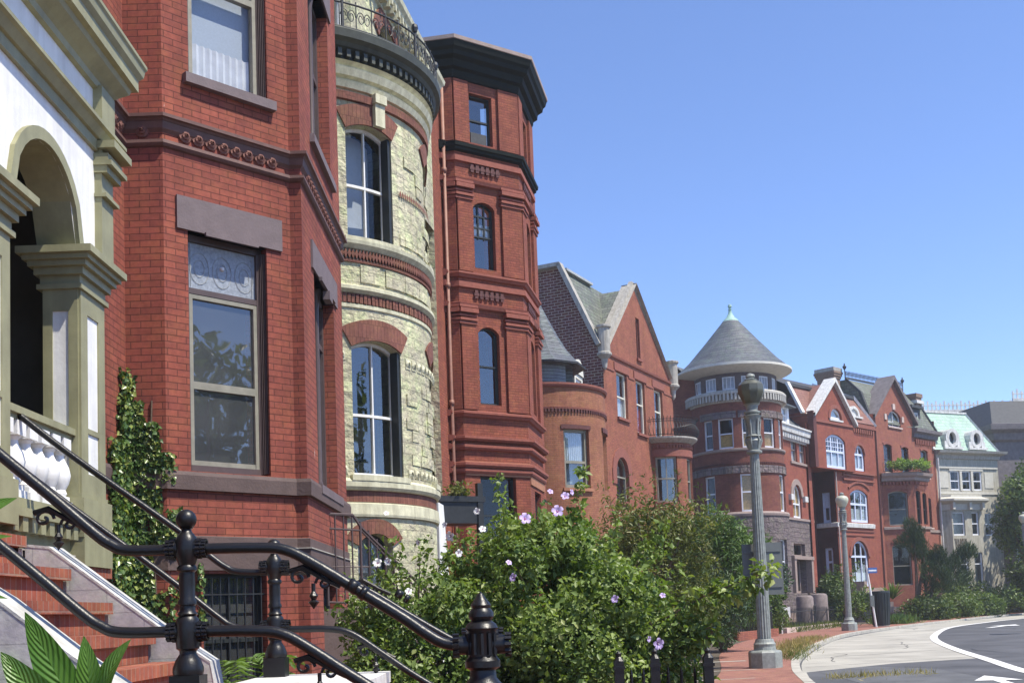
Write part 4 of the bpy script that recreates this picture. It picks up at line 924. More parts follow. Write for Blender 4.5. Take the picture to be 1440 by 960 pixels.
g.poly([DW.pt(-9, .1, 8.95), DW.pt(5, .1, 8.95), DW.pt(5, -2.2, 11.0), DW.pt(-9, -2.2, 11.0)]); g.poly([DW.pt(-9, -2.2, 11.0), DW.pt(5, -2.2, 11.0), DW.pt(5, -9, 11.2), DW.pt(-9, -9, 11.2)]); g.build('roof', 'slate_grey', D)
DD = DW.off(2.75, .5); dw = op(.15, .95, 8.7, 9.5)
g = MB(); g.wall(DD, 0, 1.1, 8.3, 9.65, [dw], .1); g.box(DD, 0, 1.1, -2, -.12, 8.3, 9.65); ar = op(0, 1.1, 9.65, 9.65, .54)
f = arc_top(DD, ar)
for i in range(12):
    p, q = 1.1 * i / 12, 1.1 * (i + 1) / 12; g.poly([DD.pt(p, .05, 9.65), DD.pt(q, .05, 9.65), DD.pt(q, .05, f(q)), DD.pt(p, .05, f(p))]); g.poly([DD.pt(p, .05, f(p)), DD.pt(q, .05, f(q)), DD.pt(q, -2, f(q)), DD.pt(p, -2, f(p))])
dm = g.build('dormer', 'pale_soffit', D); window(DD, dw, D, 'white_trim', .08, .08, rail=8.9)

# ------------------------------------------------------------------ house E : rose brick gabled house with round balcony
kE = 1.35
E_ = thing('brick_house', 'rose brick house with tall pointed gable and pale stone copings', 'house', (6, 58, 0))
E0 = Flat(3.45 * kE, 40 * kE, 27.5, kE); ES = Flat(*E0.pt(0, -6, 0)[:2], 117.5, kE)
e1 = op(1.2, 2.24, 8.5, 10.2); e2 = op(3.15, 4.07, 8.15, 10.2); e3 = op(5.1, 6.05, 8.15, 10.16); ea = op(.78, 1.95, 5.4, 6.5, .52); es = op(3.42, 3.8, 11.07, 12.66)
def gz(s_):
    if s_ < .45 or s_ > 7.0: return 10.9
    return min(10.9 + (s_ - .45) * (13.75 - 10.9) / 2.95, 10.9 + (7.0 - s_) * (13.75 - 10.9) / 3.6)
gz.brk = (.45, 3.4, 7.0)
w = MB(); w.wall(E0, 0, 7.3, .3, gz, [e1, e2, e3, ea, es, op(.8, 1.9, 1.6, 4.0)], .14); w.build('wall', 'brick_rose', E_)
w = MB()
sz = lambda a: 14.0 if a < 4.5 else (14.0 - (a - 4.5) * 2.45 if a < 5.75 else 10.9)
sz.brk = (4.5, 5.75)
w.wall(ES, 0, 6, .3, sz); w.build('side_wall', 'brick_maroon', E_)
w = MB(); w.wall(Flat(*E0.pt(7.3, 0, 0)[:2], -62.5, kE), 0, 6, .3, 11.0); w.build('side_wall', 'brick_rose', E_)
g = MB(); P3 = lambda s_, d_, z_: Vector(E0.pt(s_, d_, z_))
for s_ in (-.12, 7.3):
    g.bar(P3(s_, -.05, 10.9), P3(s_, -1.5, 14.1), .3 * kE, .16 * kE); g.bar(P3(s_, -1.45, 14.08), P3(s_, -5, 14.08), .3 * kE, .14 * kE)
g.bar(P3(.3, -.08, 10.85), P3(3.42, -.08, 13.92), .5, .2, up=E0.N + (0,)); g.bar(P3(7.1, -.08, 10.75), P3(3.38, -.08, 13.92), .5, .16, up=E0.N + (0,))
for s0, s1, z0, z1 in ((.38, 3.42, 10.95, 13.98), (7.02, 3.38, 10.85, 13.98)):
    pts = [P3(s0, .14, z0), P3(s1, .14, z1), P3(s1, -.5, z1), P3(s0, -.5, z0)]; g.poly(pts if s0 < s1 else pts[::-1])
g.build('coping', 'grey_stone', E_)
g = MB(); rf = 'slate_green'
g.poly([E0.pt(0, -.1, 10.9), E0.pt(7.3, -.1, 10.9), E0.pt(7.3, -1.5, 13.95), E0.pt(0, -1.5, 13.95)]); g.poly([E0.pt(0, -1.5, 13.95), E0.pt(7.3, -1.5, 13.95), E0.pt(7.3, -6, 14.05), E0.pt(0, -6, 14.05)])
g.poly([E0.pt(.45, -.2, 10.85), E0.pt(3.4, -.2, 13.8), E0.pt(3.4, -2, 13.8), E0.pt(.45, -2, 10.85)]); g.poly([E0.pt(3.4, -.2, 13.8), E0.pt(7.0, -.2, 10.85), E0.pt(7.0, -2, 10.85), E0.pt(3.4, -2, 13.8)]); g.build('roof', rf, E_)
g = MB(); g.bar(P3(.2, -1.46, 13.98), P3(2.6, -1.46, 13.98), .3, .12); g.build('ridge_flashing', 'grey_metal', E_)
for s_ in (.05, 7.28):
    g = MB(); p = E0.pt(s_, .05, 0); g.lathe((p[0], p[1], E0.zo), [(0, 10.0 * kE), (.08 * kE, 10.1 * kE), (.12 * kE, 10.4 * kE), (.27 * kE, 10.55 * kE), (.27 * kE, 10.62 * kE), (.22 * kE, 10.66 * kE), (.22 * kE, 11.5 * kE), (.28 * kE, 11.55 * kE), (.28 * kE, 11.62 * kE), (0, 11.7 * kE)], 12); g.build('bartizan', 'grey_stone', E_)
g = MB(); pe = fpath(E0.pt(0, 0, 0), E0.pt(7.3, 0, 0)); g.sweep(E0, pe, [(0, 10.62), (.06, 10.64), (.08, 10.72), (0, 10.75)]); 
for o_ in (e1, e2, e3): g.box(E0, o_['a'] - .2, o_['b'] + .2, 0, .035, 10.21, 10.5)
g.box(E0, 0, 1.0, 0, .03, 10.12, 10.2); g.box(E0, 2.4, 3.0, 0, .03, 10.12, 10.2); g.box(E0, 4.2, 5.0, 0, .03, 10.12, 10.2); g.box(E0, 6.2, 7.3, 0, .03, 10.12, 10.2); arch_ring(g, E0, ea, .36, .04, legs=6.0); g.build('string_course', 'rose_trim', E_)
for o_, bk, cu in ((e1, 'blind_grey', 'curtain_white'), (e2, 'room_unlit', 'curtain_red'), (e3, 'room_unlit', None), (ea, 'room_unlit', None)):
    window(E0, o_, E_, 'pale_soffit' if o_ is not ea else 'sash_grey', .12, .06, rail=9.3 if o_['t'] > 9 else 6.3, gl='glass', back=bk, cur=cu, curz=(8.2, 9.2) if o_ is e2 else (8.5, 9.3), sill='rose_trim')
window(E0, es, E_, 'maroon_trim', .1, .08, rail=None, mull=0, gl='glass_dark', sill='rose_trim'); window(E0, op(.8, 1.9, 1.6, 4.0), E_, 'sash_grey', .1, .06, rail=2.8)
ec = E0.pt(5.7, 0, 0); CE = Cyl(ec[0], ec[1], 1.15, kE); f1 = op(-112, -68, 5.57, 7.35); f2 = op(-42, -14, 5.57, 7.3); f3 = op(-112, -68, 1.6, 4)
w = MB(); w.wall(CE, -152, 62, .3, 7.95, [f1, f2, f3], .12); w.build('bay_wall', 'brick_rose', E_)
window(CE, f1, E_, 'sash_grey', .1, .07, rail=6.5, mull=1, gl='glass'); window(CE, f2, E_, 'sash_grey', .1, .06, rail=6.4); window(CE, f3, E_, 'sash_grey', .1, .06, rail=2.8)
g = MB(); g.box(CE, -150, 60, 0, .05, 7.36, 7.62); blocks(g, CE, -150, 60, 34, .5, 0, .07, 7.7, 7.82); g.build('lintel_band', 'rose_trim', E_)
g = MB(); c = (ec[0], ec[1], CE.zo); g.lathe(c, [(0, 7.9 * kE), (1.2 * kE, 7.9 * kE), (1.38 * kE, 8.02 * kE), (1.42 * kE, 8.06 * kE), (1.42 * kE, 8.12 * kE), (0, 8.15 * kE)], 40); g.build('balcony_floor', 'grey_stone', E_)
ER = thing('balcony_railing', 'bellied black iron balcony railing with spiky tops on the rose brick house', 'railing', CE.pt(-60, .2, 8.15))
g = MB()
for i in range(42):
    a = -158 + 5.45 * i; g.tube([CE.pt(a, .22, 8.16), CE.pt(a, .34, 8.3), CE.pt(a, .36, 8.42), CE.pt(a, .22, 8.68), CE.pt(a, .26, 8.84), CE.pt(a, .36, 8.9)], .02, 4)
for d_, z_ in ((.22, 8.2), (.24, 8.72), (.24, 8.8)): g.tube([CE.pt(-160 + 6 * i, d_, z_) for i in range(39)], .02, 5)
g.build('balustrade', 'iron_dull', ER)

# ------------------------------------------------------------------ house F : brick house with round corner turret
kF = 1.35
HF = thing('turret_house', 'brick house with a round corner turret under a conical slate roof', 'house', (14.5, 72, 0))
cf = (10.776 * kF, 53.4 * kF); FR = Flat(cf[0], cf[1], 33.7, kF); T0 = Cyl(*cf, 2.2, kF); T1 = Cyl(*cf, 2.12, kF); T2 = Cyl(*cf, 1.98, kF)
tb = op(-97, -80, 2.3, 4.4); tb2 = op(-50, -36, 2.3, 4.4)
t1s = [op(-149, -132, 5.7, 7.42), op(-99.5, -81, 5.7, 7.42), op(-42, -25, 5.7, 7.42)]
t3s = [op(-146, -132, 8.62, 10.0), op(-124.5, -105, 8.62, 10.0), op(-94.5, -78, 8.62, 10.0), op(-65.5, -47, 8.62, 10.0), op(-37, -22, 8.62, 10.0)]
w = MB(); w.wall(T0, -190, 60, .3, 5.5, [tb, tb2], .2); w.build('base_wall', 'stone_brown_rough', HF)
w = MB(); w.wall(T1, -190, 60, 5.5, 10.85, t1s + t3s, .14); w.build('turret_wall', 'brick_turret', HF)
att = [op(-168 + 25.5 * i, -168 + 25.5 * i + 17, 11.34, 11.95) for i in range(9)]
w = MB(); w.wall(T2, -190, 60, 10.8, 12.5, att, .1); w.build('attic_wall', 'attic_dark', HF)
pt_ = cpath(T1, -185, 58, n=54)
g = MB(True); g.sweep(T1, pt_, [(0, 5.5), (.12, 5.5), (.14, 5.6), (.1, 5.68), (0, 5.7)]); g.sweep(T1, pt_, [(0, 8.46), (.06, 8.47), (.09, 8.52), (.09, 8.59), (0, 8.61)]); g.build('belt_course', 'brownstone_trim', HF)
g = MB(); blocks(g, T1, -180, 55, 90, .5, 0, .06, 7.86, 7.95); g.build('corbel_table', 'maroon_trim', HF)
g = MB(True)
for a in range(-180, 55, 9): g.box(T1, a + .3, a + 8.7, 0, .05 + .04 * random.random(), 7.46, 7.8)
for o_ in t3s: g.mark(); g.box(T1, o_['a'] - 4, o_['b'] + 4, 0, .06, 10.0, 10.32)
g.build('lintel_stones', 'stone_brown_rough', HF)
g = MB(); g.sweep(T1, pt_, [(0, 10.72), (.06, 10.74), (.08, 10.84), (.1, 11.06), (.26, 11.1), (.26, 11.2), (.2, 11.26), (-.1, 11.34)]); 
blocks(g, T1, -182, 56, 56, .5, .02, .25, 10.8, 11.12); g.build('ring_cornice', 'ring_stone', HF)
c = (cf[0], cf[1], T1.zo); k_ = kF
g = MB(); g.lathe(c, [(1.95 * k_, 12.1 * k_), (2.2 * k_, 12.16 * k_), (2.62 * k_, 12.3 * k_), (2.72 * k_, 12.36 * k_), (2.72 * k_, 12.46 * k_)], 56); g.build('eaves', 'pale_soffit', HF, 30)
g = MB(); g.lathe(c, [(2.72 * k_, 12.46 * k_), (2.6 * k_, 12.52 * k_), (2.1 * k_, 12.98 * k_), (1.3 * k_, 13.88 * k_), (.35 * k_, 15.0 * k_)], 56); g.build('cone_roof', 'slate_grey', HF)
g = MB(); g.lathe(c, [(.4 * k_, 14.95 * k_), (.36 * k_, 15.02 * k_), (.2 * k_, 15.16 * k_), (.1 * k_, 15.36 * k_), (.07 * k_, 15.5 * k_), (.1 * k_, 15.56 * k_), (.04 * k_, 15.6 * k_), (.1 * k_, 15.68 * k_), (.08 * k_, 15.78 * k_), (0, 15.82 * k_)], 20); g.build('finial', 'copper_green', HF, 40)
for i, o_ in enumerate(t1s): window(T1, o_, HF, 'white_trim', .1, .07, rail=6.6, gl='glass_dark', back='curtain_yellow' if i else 'room_unlit', cur='curtain_yellow' if i else None)
for i, o_ in enumerate(t3s): window(T1, o_, HF, 'white_trim', .1, .06, rail=9.3, gl='glass_dark', cur='curtain_yellow' if i else None, curz=(8.62, 9.27))
for o_ in att: window(T2, o_, HF, 'white_trim', .06, .05, mull=2, gl='glass_dark', cur='curtain_white')
window(T0, tb, HF, 'white_trim', .15, .06, rail=3.4, gl='glass_dark'); window(T0, tb2, HF, 'white_trim', .15, .06, rail=3.4, gl='glass_dark')
r1 = op(7.3, 8.2, 8.95, 10.2); r2 = op(8.55, 9.45, 8.95, 10.2); ra = op(7.15, 8.45, 5.95, 7.1, .62); rd = op(6.4, 8.6, 2.0, 3.7, .2); rt = op(6.9, 8.6, 3.95, 4.6)
w = MB(); w.wall(FR, -1.4, 10.2, 5.85, 10.4, [r1, r2, ra], .16); w.build('wall', 'brick_coral', HF)
w = MB(); w.wall(FR, -1.4, 10.2, .3, 5.85, [rd, rt], .4); w.build('ground_floor_wall', 'stone_brown_rough', HF)
w = MB(); w.wall(Flat(*FR.pt(-1.4, -11, 0)[:2], 123.7, kF), 0, 11, .3, 12.6); w.wall(Flat(*FR.pt(10.2, 0, 0)[:2], -56.3, kF), 0, 8, .3, 10.9); w.build('side_wall', 'brick_turret', HF)
g = MB(); fp = fpath(FR.pt(0, 0, 0), FR.pt(10.2, 0, 0)); g.sweep(FR, fp, [(0, 9.98), (.08, 10.0), (.1, 10.3), (.3, 10.36), (.34, 10.62), (.4, 10.66), (.4, 10.74), (0, 10.8)]); blocks(g, FR, .1, 10.1, 40, .5, .1, .24, 10.06, 10.3); g.build('cornice', 'white_stone', HF)
g = MB(); g.sweep(FR, fp, [(0, 5.8), (.06, 5.82), (.06, 5.94), (0, 5.95)]); g.box(FR, 7.1, 9.6, 0, .07, 8.82, 8.94); arch_ring(g, FR, ra, .3, .05); g.build('trim', 'brownstone_trim', HF)
g = MB(); g.box(FR, 6.55, 6.98, 0, .16, 6.85, 7.15); g.box(FR, 8.65, 9.1, 0, .16, 6.85, 7.15); g.build('carved_stop', 'white_stone', HF)
for o_ in (r1, r2): window(FR, o_, HF, 'brownstone_trim', .12, .06, rail=9.6, gl='glass_dark', cur='curtain_white')
window(FR, ra, HF, 'white_trim', .12, .09, rail=6.7, mull=1, gl='glass_dark', back='curtain_yellow', cur='curtain_yellow')
dr = window(FR, rd, HF, 'brownstone_trim', .35, .1, mull=1, gl='glass_dark', name='door'); window(FR, rt, HF, 'brownstone_trim', .2, .06, gl='glass_dark')
g = MB(); g.box(FR, 8.66, 8.95, 0, .3, 2.0, 3.9); g.box(FR, 6.1, 6.38, 0, .3, 2.0, 3.9); g.box(FR, 6.0, 9.0, 0, .34, 3.74, 3.92); g.build('door_surround', 'brownstone_trim', HF)
g = MB(); g.poly([FR.pt(-1.4, 0, 10.75), FR.pt(10.2, .1, 10.75), FR.pt(10.2, -2.4, 13.0), FR.pt(-1.4, -2.4, 13.0)]); g.poly([FR.pt(-1.4, -2.4, 13), FR.pt(10.2, -2.4, 13), FR.pt(10.2, -11, 13.2), FR.pt(-1.4, -11, 13.2)])
g.poly([FR.pt(10.2, .1, 10.75), FR.pt(10.2, -8, 10.75), FR.pt(10.2, -8, 13), FR.pt(10.2, -2.4, 13)]); g.build('roof', 'slate_grey', HF)
DFm = FR.off(4.6, -.1); do = [op(.3, .95, 10.95, 11.75), op(1.15, 1.8, 10.95, 11.75), op(2.0, 2.65, 10.95, 11.75)]
g = MB(); g.wall(DFm, 0, 2.95, 10.7, 11.9, do, .08); g.build('dormer', 'white_trim', HF)
for o_ in do: window(DFm, o_, HF, 'white_trim', .06, .06, rail=11.35, gl='glass_dark', cur='curtain_white')
g = MB(); g.poly([DFm.pt(-.25, .35, 11.86), DFm.pt(3.2, .35, 11.86), DFm.pt(2.4, -2, 12.7), DFm.pt(.5, -2, 12.7)]); g.poly([DFm.pt(3.2, .35, 11.86), DFm.pt(3.2, -3, 11.86), DFm.pt(2.4, -2, 12.7)]); g.poly([DFm.pt(-.25, -3, 11.86), DFm.pt(-.25, .35, 11.86), DFm.pt(.5, -2, 12.7)]); g.box(DFm, -.25, 3.2, -2.6, .34, 11.78, 11.855); g.build('dormer_roof', 'slate_grey', HF)
# ------------------------------------------------------------------ house G : coral brick, gable, recessed entry
kG = 1.35
HG = thing('brick_house', 'coral brick house with white framed lilac windows, brick chimney and pale gable coping', 'house', (25, 86, 0))
G0 = Flat(16.384 * kG, 61.5 * kG, 45, kG); GB = G0.off(0, -1.2); GG = G0.off(0, .3)
ga = op(1.15, 3.3, 8.85, 10.4, .36); gb = op(4.85, 6.0, 8.95, 9.95, .5); gl_ = op(1.75, 3.05, 11.6, 11.62, .62); g1 = op(4.05, 6.1, 5.95, 7.55, .3); g2 = op(3.75, 5.75, 2.3, 4.0, .9)
def gg(s_): return min(11.9 + (s_ + .05) * (13.75 - 11.9) / 2.3, 11.7 + (4.35 - s_) * (13.75 - 11.7) / 2.1) if -.05 < s_ < 4.35 else 11.7
gg.brk = (2.25,)
w = MB(); w.wall(GG, -.05, 4.3, 8.8, gg, [ga, gl_], .14); w.wall(Flat(*GG.pt(-.05, -1.5, 0)[:2], 135, kG), 0, 1.5, 8.8, 11.9); w.box(GG, -.05, 4.3, -1.5, 0, 8.78, 8.8)
w.wall(G0, 4.3, 7.38, 8.6, 11.75, [gb], .14); w.wall(G0, 2.4, 7.38, .3, 8.8, [g1, g2], .14); w.wall(G0, -.35, -.02, .3, 11.2)
w.wall(Flat(*GG.pt(4.3, 0, 0)[:2], -45, kG), 0, .3, 8.8, 11.75)
n1 = op(.35, .85, 5.9, 7.6); n0 = op(.35, .85, 2.6, 4.5)

wr = MB(); wr.wall(Flat(*G0.pt(2.4, -1.2, 0)[:2], 135, kG), 0, 1.2, .3, 8.8, [n1, n0], .1); wr.wall(GB, -.4, 2.4, .3, 8.8); wr.build('recess_wall', 'brick_recess_shaded', HG)
w.wall(Flat(*G0.pt(-.02, 0, 0)[:2], -45, kG), 0, 1.2, .3, 8.8); w.wall(Flat(*G0.pt(7.38, 0, 0)[:2], -45, kG), 0, 9, .3, 12.5)
w.build('wall', 'brick_coral', HG)
RT = Flat(*G0.pt(2.4, -1.2, 0)[:2], 135, kG)
for F, o_, ml, rl, fr, gr in ((GG, ga, 2, 9.8, 'lilac_white_trim', (7, 3, 9.8, 10.6)), (G0, gb, 1, 9.9, 'lilac_white_trim', None), (GG, gl_, 0, None, 'white_trim', None), (G0, g1, 2, 7.0, 'lilac_white_trim', None), (G0, g2, 2, 4.0, 'lilac_white_trim', None), (RT, n1, 0, 6.8, 'lilac_white_trim', (4, 6, 6.8, 7.55)), (RT, n0, 0, 3.7, 'lilac_white_trim', None)):
    window(F, o_, HG, fr, .1, .13, rail=rl, mull=ml, gl='glass', back='room_unlit', cur='curtain_white' if F is not RT else None, curz=(o_['c'], o_['c'] + .8), grid=gr, sill='white_stone' if o_ is gl_ else None)
g = MB(); pg = fpath(RT.pt(0, 0, 0), G0.pt(2.4, 0, 0), G0.pt(6.6, 0, 0)); g.sweep(G0, pg, [(0, 5.62), (.1, 5.64), (.12, 5.86), (0, 5.9)]); g.build('white_band', 'white_stone', HG)
g = MB(True)
for z_ in (5.4, 5.15): g.sweep(G0, fpath(G0.pt(2.4, 0, 0), G0.pt(6.6, 0, 0)), [(0, z_), (.05, z_ + .01), (.06, z_ + .08), (0, z_ + .1)])
for z_, e in ((8.55, .06), (8.3, .1), (8.7, .14)): g.sweep(G0, fpath(G0.pt(3.3, 0, 0), G0.pt(6.9, 0, 0)), [(0, z_), (e, z_ + .02), (e, z_ + .12), (0, z_ + .14)])
for o_, e in ((g2, .22), (gb, .14)): arch_ring(g, G0, o_, e, .06)
arch_ring(g, G0, op(3.9, 6.25, 5.95, 7.85, .35), .12, .07); arch_ring(g, GG, gl_, .2, .05)
g.sweep(GG, fpath(GG.pt(0, 0, 0), GG.pt(4.3, 0, 0)), [(0, 11.28), (.07, 11.3), (.07, 11.44), (0, 11.46)]); blocks(g, G0, 4.5, 7.3, 11, .55, 0, .09, 11.15, 11.4); g.box(G0, 4.3, 7.38, 0, .12, 11.45, 11.68)
g.build('string_course', 'rose_trim', HG)
g = MB(); P3 = lambda F, s_, d_, z_: Vector(F.pt(s_, d_, z_))
for s0, s1, z0 in ((-.15, 2.25, 11.75), (4.5, 2.25, 11.55)):
    p = [P3(GG, s0, .22, z0), P3(GG, s1, .22, 13.95), P3(GG, s1, -.5, 13.95), P3(GG, s0, -.5, z0)]; g.poly(p if s0 < s1 else p[::-1])
    p = [P3(GG, s0, .22, z0 - .2), P3(GG, s1, .22, 13.72), P3(GG, s1, .22, 13.95), P3(GG, s0, .22, z0)]; g.poly(p if s0 < s1 else p[::-1])
    p = [P3(GG, s0, .22, z0 - .2), P3(GG, s0, -.3, z0 - .2), P3(GG, s1, -.3, 13.72), P3(GG, s1, .22, 13.72)]; g.poly(p if s0 < s1 else p[::-1])
g.build('gable_coping', 'white_stone', HG)
g = MB(); g.poly([G0.pt(-.6, -.05, 11.75), G0.pt(7.4, .1, 11.75), G0.pt(6.9, -1.0, 13.5), G0.pt(-.4, -1.0, 13.5)])
g.poly([GG.pt(-.1, -.3, 11.7), GG.pt(2.25, -.3, 13.7), GG.pt(2.25, -2.4, 13.7), GG.pt(-.1, -2.4, 11.7)]); g.poly([GG.pt(2.25, -.3, 13.7), GG.pt(4.35, -.3, 11.7), GG.pt(4.35, -2.4, 11.7), GG.pt(2.25, -2.4, 13.7)]); g.build('mansard', 'slate_red', HG)
g = MB(); g.poly([G0.pt(-.5, -1.0, 13.5), G0.pt(6.9, -1.0, 13.5), G0.pt(6.2, -3.2, 14.6), G0.pt(.4, -3.2, 14.6)]); g.poly([G0.pt(-.4, -3.2, 14.6), G0.pt(6.2, -3.2, 14.6), G0.pt(6.2, -9, 14.6), G0.pt(-.4, -9, 14.6)]); g.bar(P3(G0, -.5, -.95, 13.5), P3(G0, 6.95, -.95, 13.5), .25, .22); g.poly([G0.pt(6.9, -1, 13.5), G0.pt(6.9, -8, 13.5), G0.pt(6.2, -8, 14.6), G0.pt(6.2, -3.2, 14.6)]); g.build('roof', 'roof_dark', HG)
g = MB(True); g.bar(P3(G0, 7.4, .12, 11.7), P3(G0, 6.9, -.95, 13.6), .3, .2); g.mark(); g.bar(P3(G0, -.55, .0, 11.75), P3(G0, -.4, -.95, 13.6), .3, .2); g.mark(); g.bar(P3(G0, 6.9, -.95, 13.55), P3(G0, 6.2, -3.2, 14.65), .2, .14); g.build('hip_trim', 'white_stone', HG)
g = MB(); F = G0.off(5.4, -.25); g.box(F, -.75, .75, -.3, .25, 12.05, 12.15); o_ = op(-.5, .5, 12.15, 12.15, .45); arch_ring(g, F, o_, .16, .12, -.5); g.poly([F.pt(-.5, .02, 12.15), F.pt(.5, .02, 12.15), F.pt(.3, .02, 12.5), F.pt(0, .02, 12.6), F.pt(-.3, .02, 12.5)]); g.build('dormer', 'white_stone', HG)
g = MB(); F = G0.off(6.6, -2.0); g.box(F, 0, .8, -1.1, 0, 13.6, 15.2, back=True); 
for e, z_ in ((.05, 14.9), (.1, 15.04), (.14, 15.18)): g.box(F, -e, .8 + e, -1.1 - e, e, z_, z_ + .14, back=True)
ch = g.build('chimney', 'chim_brick', HG); g = MB(); g.box(F, -.1, .9, -1.2, .1, 15.32, 15.55, back=True); g.build('chimney_cap', 'grey_stone', ch)
g = MB(); g.tube([G0.pt(2.45, .08, 8.7), G0.pt(2.45, .08, 4.6), G0.pt(2.45, .08, .4)], .05, 6); g.build('downpipe', 'coping_pink', HG)
g = MB(); g.box(GG, -.2, .12, -.25, .1, 8.8, 11.85); g.build('corner_pipe', 'maroon_trim', HG)
g = MB(); g.box(G0, -.1, 2.3, .2, 2.6, .3, 2.15); g.box(G0, .0, .3, .2, 2.7, 2.15, 2.5)
for i in range(6): g.box(G0, .35, 1.5, 2.6 + .3 * i, 2.9 + .3 * i, .3, 1.9 - .26 * i)
g.build('stair_block', 'brownstone_trim', HG)

# ------------------------------------------------------------------ house H : coral brick, big gable, planted balcony
H0 = Flat(21.723 * kG, 67 * kG, 46, kG)
HH = thing('brick_house', 'coral brick house with steep bare gable, planted balcony and iron roof cresting', 'house', (32, 94, 0))
ho = op(1.7, 3.3, 11.95, 12.55, .38); h3 = [op(.95, 1.95, 9.1, 10.7, .12), op(3.15, 4.05, 9.1, 10.68, .12), op(5.65, 6.6, 9.05, 10.68, .12)]
def hg(s_): return min(12.6 + s_ * (14.9 - 12.6) / 2.43, 12.5 + (4.85 - s_) * (14.9 - 12.5) / 2.42) if s_ <= 4.85 else 12.0
hg.brk = (2.43,)
hl = op(5.7, 6.65, 5.9, 7.7, .1)
w = MB(); w.wall(H0, 0, 4.85, 8.3, hg, [ho] + h3[:2], .14); w.wall(H0, 4.85, 7.76, .3, 11.6, [h3[2], hl, op(5.7, 6.6, 2.2, 4.3, .1)], .14); w.wall(H0, 0, .42, .3, 8.4); w.wall(H0, 3.3, 4.85, .3, 8.4)
HB1 = Flat(*H0.pt(.4, 0, 0)[:2], 92, kG); p_ = HB1.pt(1.9, 0, 0); HB2 = Flat(p_[0], p_[1], 46, kG); p2 = HB2.pt(1.75, 0, 0); HB3 = Flat(p2[0], p2[1], 0, kG); p3 = HB3.pt(1.0, 0, 0); HB4 = Flat(p3[0], p3[1], -44, kG)
hb1 = op(.35, 1.5, 5.85, 7.75, .14); hb2 = op(.2, .75, 5.9, 7.8, .1); hb3 = op(1.0, 1.5, 5.9, 7.7, .1); hd = op(.4, 1.5, 2.3, 4.6, .14)
w.wall(HB1, 0, 1.9, .3, 8.7, [hb1, hd], .16); w.wall(HB2, 0, 1.75, .3, 8.7, [hb2, hb3, op(.3, .9, 2.4, 4.4)], .16); w.wall(HB3, 0, 1.0, .3, 8.7); w.wall(HB4, 0, 1.6, .3, 8.7)
w.wall(Flat(*H0.pt(7.76, 0, 0)[:2], -44, kG), 0, 9, .3, 12.8); w.wall(Flat(*H0.pt(0, -4, 0)[:2], 136, kG), 0, 4, 11, 12.6); w.build('wall', 'brick_salmon', HH)
for F, o_, fr, bk in ((H0, ho, 'white_trim', 'room_unlit'), (H0, h3[0], 'dark_frame', 'blind_grey'), (H0, h3[1], 'dark_frame', 'room_unlit'), (H0, h3[2], 'sash_grey', 'room_unlit'), (H0, hl, 'dark_frame', 'room_unlit'), (HB1, hb1, 'dark_frame', 'room_unlit'), (HB2, hb2, 'dark_frame', 'room_unlit'), (HB2, hb3, 'dark_frame', 'room_unlit'), (HB1, hd, 'dark_frame', 'room_unlit'), (HB2, op(.3, .9, 2.4, 4.4), 'dark_frame', 'room_unlit'), (H0, op(5.7, 6.6, 2.2, 4.3, .1), 'dark_frame', 'room_unlit')):
    window(F, o_, HH, 'sash_grey' if F is HB1 else fr, .12, .06, rail=o_['c'] + (o_['t'] - o_['c']) * .5, gl='glass_dark', back=bk, mull=1 if o_ is ho else 0, sill='coping_pink' if F is H0 else None)
g = MB(); pb = fpath(HB1.pt(0, 0, 0), HB2.pt(0, 0, 0), HB3.pt(0, 0, 0), HB4.pt(0, 0, 0), HB4.pt(1.6, 0, 0))
g.sweep(H0, pb, [(0, 5.6), (.08, 5.62), (.08, 5.76), (0, 5.78)]); g.box(H0, 4.85, 7.76, 0, .06, 5.6, 5.76); g.build('sill_course', 'brownstone_trim', HH)
g = MB(); g.sweep(H0, pb, [(0, 8.45), (.1, 8.5), (.14, 8.66), (.3, 8.78), (.34, 8.95), (0, 9.0)]); q = fpath(HB1.pt(0, 0, 0), HB2.pt(0, .3, 0), HB3.pt(0, .3, 0), HB4.pt(0, .3, 0), HB4.pt(1.6, 0, 0)); g.poly([(x, y, HB1.zo + 9.0 * kG) for x, y in q]); g.build('balcony_floor', 'brownstone_trim', HH)
g = MB(True)
for F, L in ((HB1, 1.9), (HB2, 1.75)): blocks(g, F, .05, L - .05, 9, .45, 0, .13, 8.25, 8.44); blocks(g, F, .3, L - .3, 9, .5, 0, .04, 7.92, 8.05); blocks(g, F, .4, L - .4, 8, .5, 0, .04, 4.8, 4.92)
blocks(g, H0, 5.0, 7.7, 12, .5, 0, .1, 11.1, 11.4)
for o_ in h3: arch_ring(g, H0, o_, .2, .04)
arch_ring(g, H0, ho, .22, .03); g.build('corbel_table', 'rose_trim', HH)
g = MB(True); g.box(H0, 2.28, 2.58, 0, .08, 13.0, 13.35); g.mark(); g.box(H0, 1.25, 1.5, 0, .06, 12.3, 12.65); g.mark(); g.box(H0, 3.4, 3.65, 0, .06, 12.3, 12.65); g.build('carved_stop', 'coping_pink', HH)
g = MB(); g.sweep(H0, fpath(H0.pt(4.7, 0, 0), H0.pt(7.76, 0, 0), H0.pt(7.76, -2, 0)), [(0, 11.5), (.12, 11.52), (.16, 11.75), (.34, 11.85), (.36, 12.05), (0, 12.1)]); g.build('cornice', 'dark_mansion', HH)
g = MB()
